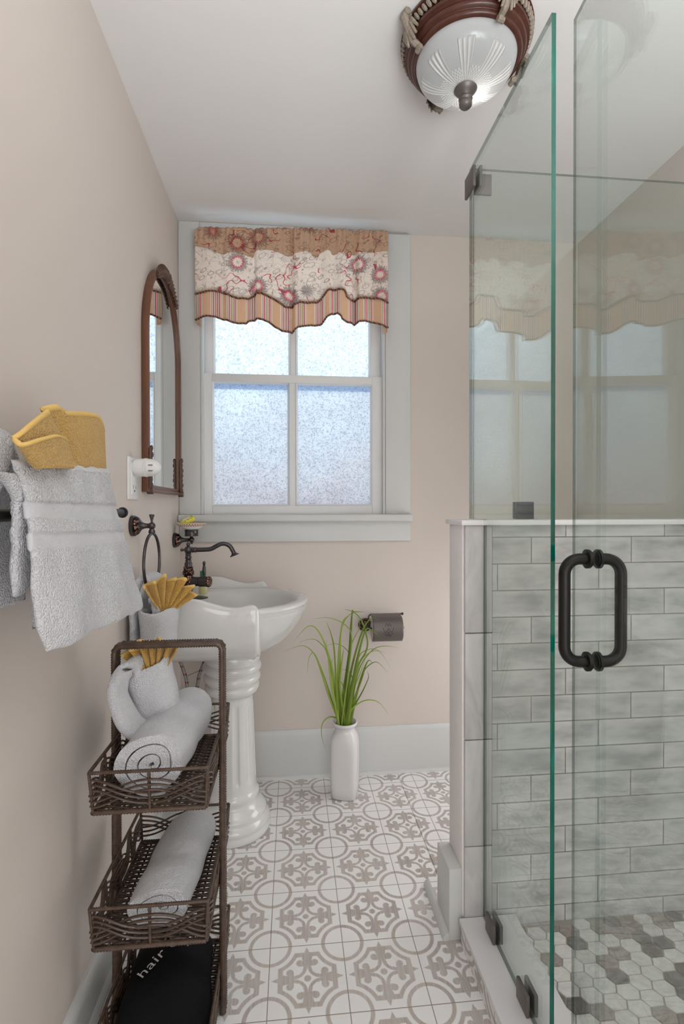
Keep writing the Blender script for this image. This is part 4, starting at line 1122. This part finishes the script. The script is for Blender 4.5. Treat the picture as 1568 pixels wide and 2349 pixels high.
for sg in (1, -1):
    rowsw = []
    for (x_, z_) in hp:
        te = max(0, (x_+.063)/.016); yo = SY + sg*(WH+.001 - .016*(1-sqrt(max(0, 1-min(1, te)**2))))
        def q(off, z): return V((x_, yo - sg*off, z))
        wd = .018
        rowsw.append([q(.06, .722), q(.032, .733), q(.014, .748), q(.004, .768), q(0, .79), q(-.001, .84), q(-.002, z_-.008), q(.001, z_-.002), q(.006, z_), q(wd*.6, z_-.001), q(wd*.85, z_-.006), q(wd, min(z_-.012, .9)), q(wd+.012, .889), q(wd+.03, .886)])
    m_ = len(rowsw[0]); vs = [p for r_ in rowsw for p in r_]
    b.add(vs, [(i*m_+j, i*m_+j+1, (i+1)*m_+j+1, (i+1)*m_+j) for i in range(len(rowsw)-1) for j in range(m_-1)] + [tuple(range(m_)), tuple(range(len(vs)-1, len(vs)-1-m_, -1))])
# back ledge along the wall
b.box(XL+.001, XL+.016, SY-WH+.003, SY+WH-.003, .875, .921)
b.build('splash_rim', 'porcelain', sink, angle=60, weld=True)
MB().lathe([(.0, .7572), (.02, .7572), (.022, .7585), (.018, .760), (0, .7605)], (SX, SY, 0), 20).build('drain', 'bronze', sink)
# pedestal
prof = [(.142, .0), (.145, .004), (.145, .014), (.141, .024), (.14, .03), (.143, .036), (.141, .046), (.132, .058), (.128, .063), (.13, .07), (.127, .08), (.114, .094), (.105, .104), (.1, .112), (.098, .12), (.1015, .13), (.101, .142), (.095, .15), (.092, .156), (.091, .17), (.0895, .2), (.0885, .22), (.087, .26), (.085, .32), (.083, .38), (.081, .44), (.0795, .48), (.079, .505), (.0795, .515), (.09, .522), (.1, .532), (.104, .545), (.103, .556), (.097, .561), (.102, .566), (.108, .577), (.109, .587), (.105, .597), (.1, .602), (.105, .607), (.111, .617), (.112, .628), (.108, .638), (.103, .643), (.106, .65), (.108, .66), (.106, .672), (.1, .69)]
def flute(a, h, i):
    if h < .17 or h > .5: return 1
    w = min(1, (h-.185)/.02) if h < .21 else min(1, (.495-h)/.02) if h > .47 else 1
    w = max(0, w); t = cos(a*10 + .3); return 1 - .075*w*max(0, t-.1)**.6 if t > .1 else 1
pf = []
for (r0, h0), (r1, h1) in zip(prof, prof[1:]):
    m_ = max(1, int((h1-h0)/.008))
    for i in range(m_): pf.append((r0+(r1-r0)*i/m_, h0+(h1-h0)*i/m_))
pf.append(prof[-1])
MB().lathe(pf, (-.17, 2.003, .0005), 160, rf=flute).build('pedestal', 'porcelain', sink, angle=60)

# faucet
FX, FY, FZ = -.335, 2.0, .889
fc = thing('faucet', 'dark bronze single lever faucet with copper relief on the sink', 'faucet', (FX, FY, FZ))
b = MB(); b.grid(lambda u, v: V((FX + .012 + (.062*v)*cos(2*pi*u), FY + (.04*v)*sin(2*pi*u), FZ + .0075 - .004*v**4)), 32, 6, cu=True); b.grid(lambda u, v: V((FX + .012 + .062*cos(2*pi*u), FY + .04*sin(2*pi*u), FZ + .0005 + .003*v)), 32, 2, cu=True)
b.build('deck_plate', 'bronze', fc, weld=True)
body = MB().lathe([(.026, .006), (.027, .01), (.02, .018), (.0155, .028), (.017, .034)], (FX, FY, FZ), 24).build('body_foot', 'bronze', fc)
MB().lathe([(.017, .034), (.021, .042), (.024, .055), (.0235, .068), (.02, .08), (.0165, .087), (.016, .089)], (FX, FY, FZ), 32).build('relief_body', 'copper', fc)
MB().lathe([(.016, .089), (.0195, .091), (.022, .096), (.0215, .104), (.019, .108), (.018, .109), (.018, .118), (.0185, .119), (.0185, .122), (.0145, .123)], (FX, FY, FZ), 32).build('relief_collar', 'copper', fc)
MB().lathe([(.0145, .122), (.0145, .137), (.0135, .138), (.0115, .139), (.0115, .148), (.009, .15), (.012, .155), (.0125, .16), (.0095, .165), (.011, .168), (.0115, .172), (.0085, .176)], (FX, FY, FZ), 24).build('neck', 'bronze', fc)
b = MB(); b.ball((FX, FY, FZ+.187), .0155, 20); b.ball((FX, FY, FZ+.2085), .0075, 14, 1, 1, 1.1); b.tube([(FX, FY, FZ+.2), (FX, FY, FZ+.206)], .0045, 10)
b.tube([(FX-.014, FY, FZ+.187), (FX-.021, FY, FZ+.187)], .0035, 8); b.ball((FX-.024, FY, FZ+.187), .0062, 12)
b.build('spout_hub', 'bronze', fc)
sp = cat_rom([(FX+.012, FY, FZ+.187), (FX+.06, FY, FZ+.1875), (FX+.085, FY, FZ+.19), (FX+.105, FY, FZ+.2), (FX+.124, FY, FZ+.209), (FX+.142, FY, FZ+.2085), (FX+.158, FY, FZ+.199), (FX+.168, FY, FZ+.183), (FX+.1715, FY, FZ+.175)], 7)
b = MB(); b.tube(sp, lambda t: .0088 - .0006*t, 14); b.tube([(FX+.015, FY, FZ+.187), (FX+.018, FY, FZ+.187), (FX+.019, FY, FZ+.187), (FX+.025, FY, FZ+.187), (FX+.026, FY, FZ+.187), (FX+.029, FY, FZ+.187)], [.0115, .0115, .0095, .0095, .0115, .0105], 16)
spo = b.build('spout', 'bronze', fc)
d_ = (sp[-1]-sp[-3]).normalized(); e0 = sp[-1]
MB().tube([e0, e0+d_*.005, e0+d_*.009, e0+d_*.012, e0+d_*.0125], [.0085, .011, .0175, .0195, .018], 20).build('aerator', 'bronze', spo)
hd = V((.97, -.24, 0)).normalized()
h0 = V((FX, FY, FZ+.066))
lv = MB().tube([h0+hd*.015, h0+hd*.044, h0+hd*.0445, h0+hd*.047, h0+hd*.0475, h0+hd*.08], [.0175, .0175, .0155, .0155, .0195, .0195], 24).build('lever_barrel', 'bronze', fc)
MB().tube([h0+hd*.079, h0+hd*.083, h0+hd*.089, h0+hd*.092], [.0205, .021, .018, .006], 24).build('barrel_cap', 'copper', lv)
lb = h0 + hd*.064 + V((0, 0, .019))
MB().tube([lb + V((0, 0, z_)) for z_ in (0, .003, .006, .015, .026, .036, .042, .044, .046, .049, .053, .057, .06)], [.0075, .0075, .0045, .006, .0075, .006, .004, .0055, .0035, .0055, .0065, .0045, .001], 14).build('lever', 'bronze', lv)

# toiletry bottle behind the faucet
bo = thing('toiletry_bottle', 'small pale yellow bottle with green cap behind the faucet', 'bottle', (-.297, 2.1, .8895))
bx, by = -.297, 2.1
MB().lathe([(.016, 0), (.0175, .003), (.0175, .058), (.015, .064), (.008, .067), (.008, .07)], (bx, by, .8895), 20).build('bottle_body', 'lotion', bo)
MB().lathe([(.0115, .069), (.0118, .071), (.0118, .092), (.011, .0935), (0, .094)], (bx, by, .8895), 20).build('bottle_cap', 'green', bo)

# plumbing under the sink
for (nm, lab, pts, mt) in (('supply_hose', 'braided supply hose with red flecks under the sink', [(405, 1500), (418, 1530), (427, 1560), (430, 1590), (430, 1625)], 'hose'),
                          ('supply_hose', 'darker braided supply hose beside the sink pedestal', [(470, 1515), (458, 1545), (452, 1575), (450, 1598)], 'hose2')):
    pp = [P(a, c, Y=2.12) for a, c in pts]
    h_ = thing(nm, lab, 'hose', pp[-1], None)
    MB().tube(cat_rom(pp, 8), .0072, 12).build('hose_tube', mt, h_)
    MB().tube([pp[-1] + V((0, 0, .012)), pp[-1] - V((0, 0, .012))], .0095, 8).build('hose_fitting', 'pipe', h_)
dt = thing('drain_trap', 'grey plastic drain trap low on the wall under the sink', 'drain pipe', P(440, 1640, Y=2.14))
q0, q1 = P(398, 1607, Y=2.14), P(466, 1610, Y=2.14)
MB().tube(cat_rom([V((XL+.002, q0.y, q0.z-.02)), q0 - V((0, 0, .02)), (q0+q1)/2 - V((0, 0, .025)), q1 - V((0, 0, .03)), q1 - V((0, 0, .08))], 8), .024, 16).build('trap_pipe', 'pipe', dt)
MB().tube([q0 + V((.02, 0, -.021)), q0 + V((.045, 0, -.022))], .03, 12).build('pipe_nut', 'pipe', dt)
lk = MB().tube([P(428, 1551, Y=2.125), P(470, 1533, Y=2.125)], .0022, 8).build('lift_rod', 'pipe', None, loc=P(450, 1540, Y=2.125))
tag(lk, 'thin grey lift rod crossing between the two hoses under the sink', 'rod')

# soap dish and soap
DY = 2.225
sd = thing('soap_dish_holder', 'bronze wall bracket holding a soap dish above the faucet', 'soap dish holder', (XL, DY, 1.1))
rosette(sd, DY, 1.1, .031)
b = MB(); b.lathe([(.02, .026), (.011, .034), (.0078, .046), (.0075, .058), (.0095, .06), (.0075, .062)], (XL, DY, 1.1), 18, 'x'); b.ball((XL+.074, DY, 1.101), .0125, 16); b.lathe([(.004, .008), (.008, .014), (.009, .016)], (XL+.074, DY, 1.101), 14); b.lathe([(.003, -.018), (.006, -.014), (.004, -.01)], (XL+.074, DY, 1.101), 12)
b.build('bracket_arm', 'bronze', sd)
MB().lathe([(.01, .016), (.028, .0165), (.0285, .02), (.0275, .022), (.0275, .038), (.0285, .04), (.0285, .0425), (.025, .043), (.024, .038), (0, .038)], (XL+.074, DY, 1.101), 32).build('dish_cup', 'bronze', sd)
ds = thing('soap_dish', 'shallow cream dish with painted brown border on the bronze bracket', 'dish', (XL+.074, DY, 1.1455))
MB().lathe([(0, .0), (.026, .0), (.035, .004), (.049, .012), (.0585, .0195), (.063, .0265), (.0625, .028), (.06, .0265), (.055, .0195), (.04, .011), (.02, .007), (0, .0065)], (XL+.074, DY, 1.1455), 56).build('dish_bowl', 'dish', ds)
spb = thing('soap_bar', 'yellow wrapped soap bar leaning on the cream dish', 'soap', (XL+.055, DY-.01, 1.163))
mrot = Matrix.Rotation(R(-28), 3, 'Y') @ Matrix.Rotation(R(12), 3, 'Z') @ Matrix.Rotation(R(22), 3, 'X')
sc0 = V((XL+.058, DY-.008, 1.183))
b = MB(); b.box(-.031, .031, -.021, .021, -.009, .009); b.v = [sc0 + mrot @ p for p in b.v]
b.build('wrapped_bar', 'soap', spb, bevel=.004, seg=3)
b = MB(); b.box(-.016, .016, -.013, .013, .009, .0096); b.v = [sc0 + mrot @ p for p in b.v]; b.build('paper_label', 'soaplabel', spb, smooth=False)

# ------------------------------------------------------------------ vase with grass
VX, VYY = .287, 2.172
vs_ = thing('potted_grass', 'artificial green grass in a tall square white ceramic vase on the floor', 'plant', (VX, VYY, 0))
b = MB(); secs = [(0, .05, 4), (.004, .054, 4.5), (.05, .0565, 5), (.15, .0585, 5), (.215, .0585, 4.5), (.245, .056, 4), (.262, .051, 3.2), (.274, .045, 2.5), (.283, .042, 2.1), (.292, .042, 2), (.3, .047, 2), (.305, .0525, 2), (.31, .0545, 2), (.3145, .054, 2), (.317, .05, 2), (.313, .045, 2), (.295, .038, 2), (.26, .04, 2), (.2, .042, 2)]
NA = 64; vv = []
for (z_, r_, e_) in secs:
    for j in range(NA):
        a = 2*pi*j/NA; ca, sa = cos(a), sin(a); k = r_/((abs(ca)**e_ + abs(sa)**e_)**(1/e_))
        x_, y_ = k*ca, k*sa; rt_ = R(-16)
        vv.append(V((VX + x_*cos(rt_) - y_*sin(rt_), VYY + x_*sin(rt_) + y_*cos(rt_), .0005 + z_)))
fs = [(i*NA+j, i*NA+(j+1) % NA, (i+1)*NA+(j+1) % NA, (i+1)*NA+j) for i in range(len(secs)-1) for j in range(NA)] + [tuple(range(NA-1, -1, -1)), tuple((len(secs)-1)*NA+j for j in range(NA))]
b.add(vv, fs); b.build('vase', 'vase', vs_, angle=70)
BL = [  # base offset, then knots (crop pixels of the plant), blade half width
 ([(490, 1100), (430, 900), (360, 680), (300, 525), (200, 452), (45, 500)], 7), ([(495, 1100), (440, 880), (375, 690), (300, 520), (255, 560), (238, 695)], 6),
 ([(500, 1100), (480, 800), (420, 520), (330, 320), (240, 290), (125, 420)], 9), ([(505, 1100), (470, 820), (410, 520), (350, 430), (280, 395), (165, 425)], 6),
 ([(510, 1100), (490, 800), (470, 480), (440, 340), (400, 242)], 9), ([(540, 1100), (590, 700), (620, 380), (560, 270), (420, 213), (275, 226)], 6),
 ([(545, 1100), (560, 800), (605, 450), (625, 170), (640, 160), (745, 165)], 10), ([(530, 1100), (520, 700), (530, 330), (600, 190), (700, 165)], 9),
 ([(560, 1100), (610, 700), (680, 420), (740, 270), (800, 217), (857, 236)], 10), ([(570, 1100), (640, 760), (690, 480), (740, 320), (790, 318), (886, 400)], 11),
 ([(575, 1100), (640, 820), (700, 620), (800, 490), (900, 456), (1030, 472)], 7), ([(575, 1100), (650, 800), (690, 600), (770, 515), (860, 505), (955, 645)], 6),
 ([(590, 1100), (660, 860), (720, 680), (790, 605), (850, 600), (930, 685)], 6), ([(600, 1100), (650, 960), (720, 830), (765, 720), (750, 668)], 7),
 ([(580, 1105), (620, 1000), (700, 935), (780, 917), (860, 945), (942, 1050)], 7), ([(540, 1110), (500, 1075), (430, 1062), (370, 1120), (365, 1230), (398, 1350)], 7),
 ([(560, 1100), (640, 700), (750, 480), (735, 320), (680, 200), (600, 150), (552, 143)], 8), ([(530, 1100), (560, 850), (600, 560), (560, 470), (480, 435), (400, 455)], 5),
 ([(550, 1100), (600, 850), (630, 760), (610, 690), (570, 660), (530, 660)], 6), ([(560, 1100), (555, 880), (540, 780), (480, 722), (410, 735)], 6),
 ([(600, 1100), (640, 850), (660, 640), (700, 520), (800, 480), (910, 520)], 5), ([(520, 1100), (505, 700), (520, 420), (545, 250), (590, 195)], 12),
 ([(555, 1100), (575, 800), (600, 500), (610, 300), (615, 200)], 12), ([(590, 1100), (640, 700), (700, 430), (730, 330)], 12), ([(505, 1100), (450, 800), (420, 560), (400, 400)], 10),
 ([(610, 1100), (680, 800), (755, 590), (800, 600)], 11), ([(480, 1090), (420, 860), (350, 640)], 11), ([(560, 1100), (520, 800), (540, 560), (555, 470)], 11), ([(585, 1100), (600, 760), (640, 560), (660, 480)], 12),
 ([(500, 1100), (470, 900), (450, 620), (460, 560)], 10), ([(600, 1090), (640, 920), (700, 760), (740, 640)], 11), ([(550, 1100), (600, 920), (690, 700), (740, 560)], 9), ([(545, 1100), (540, 900), (580, 640), (620, 440), (690, 280), (640, 170)], 7),
]
b = MB(); tint = []
for bi, (kn, w) in enumerate(BL):
    dy0 = (rnd.random()-.5)*.05; dy1 = (rnd.random()-.5)*.10
    n = len(kn); pts = []
    for i, (a, c) in enumerate(kn):
        t = i/(n-1); yy = min(2.29, VYY + dy0*(1-t)*.9 + dy1*t)
        p = P(640 + a/3.733, 1360 + c/3.733, Y=yy)
        if i == 0:
            dd = V((p.x-VX, p.y-VYY, 0)); 
            if dd.length > .028: dd = dd.normalized()*.028
            p = V((VX, VYY, .27)) + dd
            pts.append(p); p = V((VX, VYY, .318)) + dd*1.15
        pts.append(p)
    C_ = cat_rom(pts, 9); m_ = len(C_)
    hw = w/3.733/1164*2.18*1.0
    face = V((1, .5*(rnd.random()-.5), 0)).normalized(); o0 = len(b.v); vs = []; uv = []
    for i, p in enumerate(C_):
        t = i/(m_-1); T_ = (C_[min(m_-1, i+1)] - C_[max(0, i-1)]).normalized()
        sd_ = T_.cross(V((0, -1, .15))).normalized(); wv = hw*(.75+.25*min(1, t*4))*max(0.02, (1-t**2.2))
        cen = p + V((0, .0018*(1-t), 0))
        vs += [p - sd_*wv, cen, p + sd_*wv]; uv += [(0, t), (.5, t), (1, t)]
    b.add(vs, [(i*3+j, i*3+j+1, (i+1)*3+j+1, (i+1)*3+j) for i in range(m_-1) for j in (0, 1)], 0, uv)
    tint += [rnd.random()]*len(vs)
gr = b.build('grass_blades', 'leaf', vs_, angle=180, solid=.0008)
at_ = gr.data.attributes.new('tint', 'FLOAT', 'POINT')
for i, v_ in enumerate(tint): at_.data[i].value = v_

# ------------------------------------------------------------------ toilet paper holder
TPX, TPZ = P(836, 1432, Y=YB).x, P(836, 1432, Y=YB).z
tp = thing('toilet_paper_holder', 'bronze toilet paper holder with curved cover on the back wall', 'toilet paper holder', (TPX, YB, TPZ))
ro = MB().lathe([(.03, -.0005), (.031, -.005), (.031, -.011), (.027, -.0125)], (TPX, YB, TPZ), 28, 'y').build('wall_rosette', 'bronze', tp)
MB().lathe([(.027, -.0125), (.028, -.016), (.024, -.022), (.017, -.026)], (TPX, YB, TPZ), 28, 'y').build('embossed_band', 'copper', ro)
RYc = YB - .078; rx0, rx1 = P(851, 1432, Y=RYc).x, P(919, 1432, Y=RYc).x; RZc = P(885, 1437, Y=RYc).z
b = MB(); b.lathe([(.016, -.024), (.009, -.034), (.007, -.05), (.0075, -.068)], (TPX, YB, TPZ), 16, 'y'); b.ball((TPX, RYc, TPZ-.002), .0105, 14); b.tube([(TPX, RYc, TPZ-.002), (TPX+.012, RYc, TPZ-.002), (TPX+.014, RYc, TPZ-.002), (rx1+.006, RYc, TPZ-.002)], [.0055, .0055, .0045, .0045], 12); b.ball((rx1+.008, RYc, TPZ-.002), .0075, 12)
b.build('holder_arm', 'bronze', tp)
b = MB(); zt_ = RZc + .05
b.tube(cat_rom([(TPX+.004, RYc, TPZ), (rx0-.006, RYc+.016, TPZ+.01), (rx0-.007, RYc+.03, zt_-.012), (rx0+.004, RYc+.03, zt_-.001), (rx0+.03, RYc+.03, zt_)], 6), .0036, 8); b.tube([(rx0, RYc+.03, zt_), (rx1+.008, RYc+.03, zt_)], .0036, 8); b.ball((rx1+.013, RYc+.03, zt_), .0065, 12)
b.build('hinge_rod', 'bronze', tp)
def cov(u, v):
    a = R(70 - 135*max(0, (v-.15))/.85); r_ = .058
    cx_, cz_ = RYc, TPZ-.002
    if v < .15: q_ = v/.15; y_, z_ = (RYc+.03) + (cx_ - r_*cos(R(70)) - (RYc+.03))*q_, zt_+.003 + (cz_ + r_*sin(R(70)) - zt_-.003)*q_
    else: y_, z_ = cx_ - r_*cos(a), cz_ + r_*sin(a)
    return V((rx0 + (rx1-rx0)*u, y_, z_))
cv = MB().grid(cov, 24, 24)  .build('cover_flap', 'bronze_clip', tp, angle=180, solid=.0018)
b = MB()
for sg in (-1, 1):
    for (c0, c1, c2) in (((.5, .52), (.5+sg*.1, .62), (.5+sg*.18, .5)), ((.5, .6), (.5+sg*.07, .7), (.5+sg*.16, .64)), ((.5, .66), (.5+sg*.03, .74), (.5+sg*.09, .72)), ((.5, .45), (.5+sg*.05, .38), (.5+sg*.1, .46))):
        b.tube([p + V((0, -.0012, 0)) for p in cat_rom([cov(*c0), cov(*c1), cov(*c2)], 5)], .0009, 5)
b.build('embossed_scroll', 'black', cv)
rl = thing('toilet_paper_roll', 'white toilet paper roll under the bronze cover', 'toilet paper', ((rx0+rx1)/2, RYc, TPZ-.002))
b = MB(); b.lathe([(.02, rx0+.003), (.045, rx0+.003), (.046, rx0+.005), (.046, rx1-.006), (.045, rx1-.004), (.02, rx1-.004)], (0, RYc, TPZ-.014), 36, 'x'); 
b.build('paper_roll', 'paper', rl, angle=40)

# ------------------------------------------------------------------ light
w = bpy.data.worlds.new('world'); sc.world = w; w.use_nodes = True
bgn = w.node_tree.nodes['Background']; bgn.inputs[0].default_value = (.75, .85, 1, 1); bgn.inputs[1].default_value = .6
def area(name, loc, target, sx, sy, power, col=(1, 1, 1), spread=180):
    l = bpy.data.lights.new(name, 'AREA'); l.shape = 'RECTANGLE'; l.size = sx; l.size_y = sy; l.energy = power; l.color = col; l.spread = R(spread)
    o = bpy.data.objects.new(name, l); COL.objects.link(o); o.location = loc
    d = V(target) - V(loc); o.rotation_euler = d.to_track_quat('-Z', 'Y').to_euler(); return o
area('daylight_window', (.075, YB+.42, 1.95), (.075, YB, 1.8), 1.5, 1.9, 11.5, (.93, .98, 1))
area('camera_side_fill', (.4, YF+.06, .75), (.3, 2, .35), 1.5, 1.3, 13, (.95, .975, 1))  # soft fill added behind the camera; the wall there has no opening
area('nook_fill', (1.37, 1.93, .62), (.2, 2.1, .3), .7, .7, 3.9, (.97, .985, 1))  # added lamp, hidden by the half wall, brightens the low back wall
area('bounce_light', (.85, -.45, 1.3), (.8, -.05, 2.5), 1.0, .8, 22, (.92, .965, 1), 120)  # unseen upward fill, added so the ceiling spreads light evenly
l = bpy.data.lights.new('lamp_bulb', 'POINT'); l.energy = .2; l.color = (1, .96, .9); l.shadow_soft_size = .03
o = bpy.data.objects.new('lamp_bulb', l); COL.objects.link(o); o.location = (LX+.03, LY+.02, ZC-.105)

sc.view_settings.view_transform = 'Standard'; sc.view_settings.look = 'None'; sc.view_settings.exposure = .46
sc.cycles.use_denoising = True
sc.cycles.max_bounces = 8; sc.cycles.diffuse_bounces = 4; sc.cycles.transparent_max_bounces = 14; sc.cycles.glossy_bounces = 3; sc.cycles.transmission_bounces = 4
sc.cycles.use_adaptive_sampling = True; sc.cycles.adaptive_threshold = .14; sc.cycles.adaptive_min_samples = 16
sc.cycles.caustics_reflective = False; sc.cycles.caustics_refractive = False; sc.cycles.sample_clamp_indirect = 4
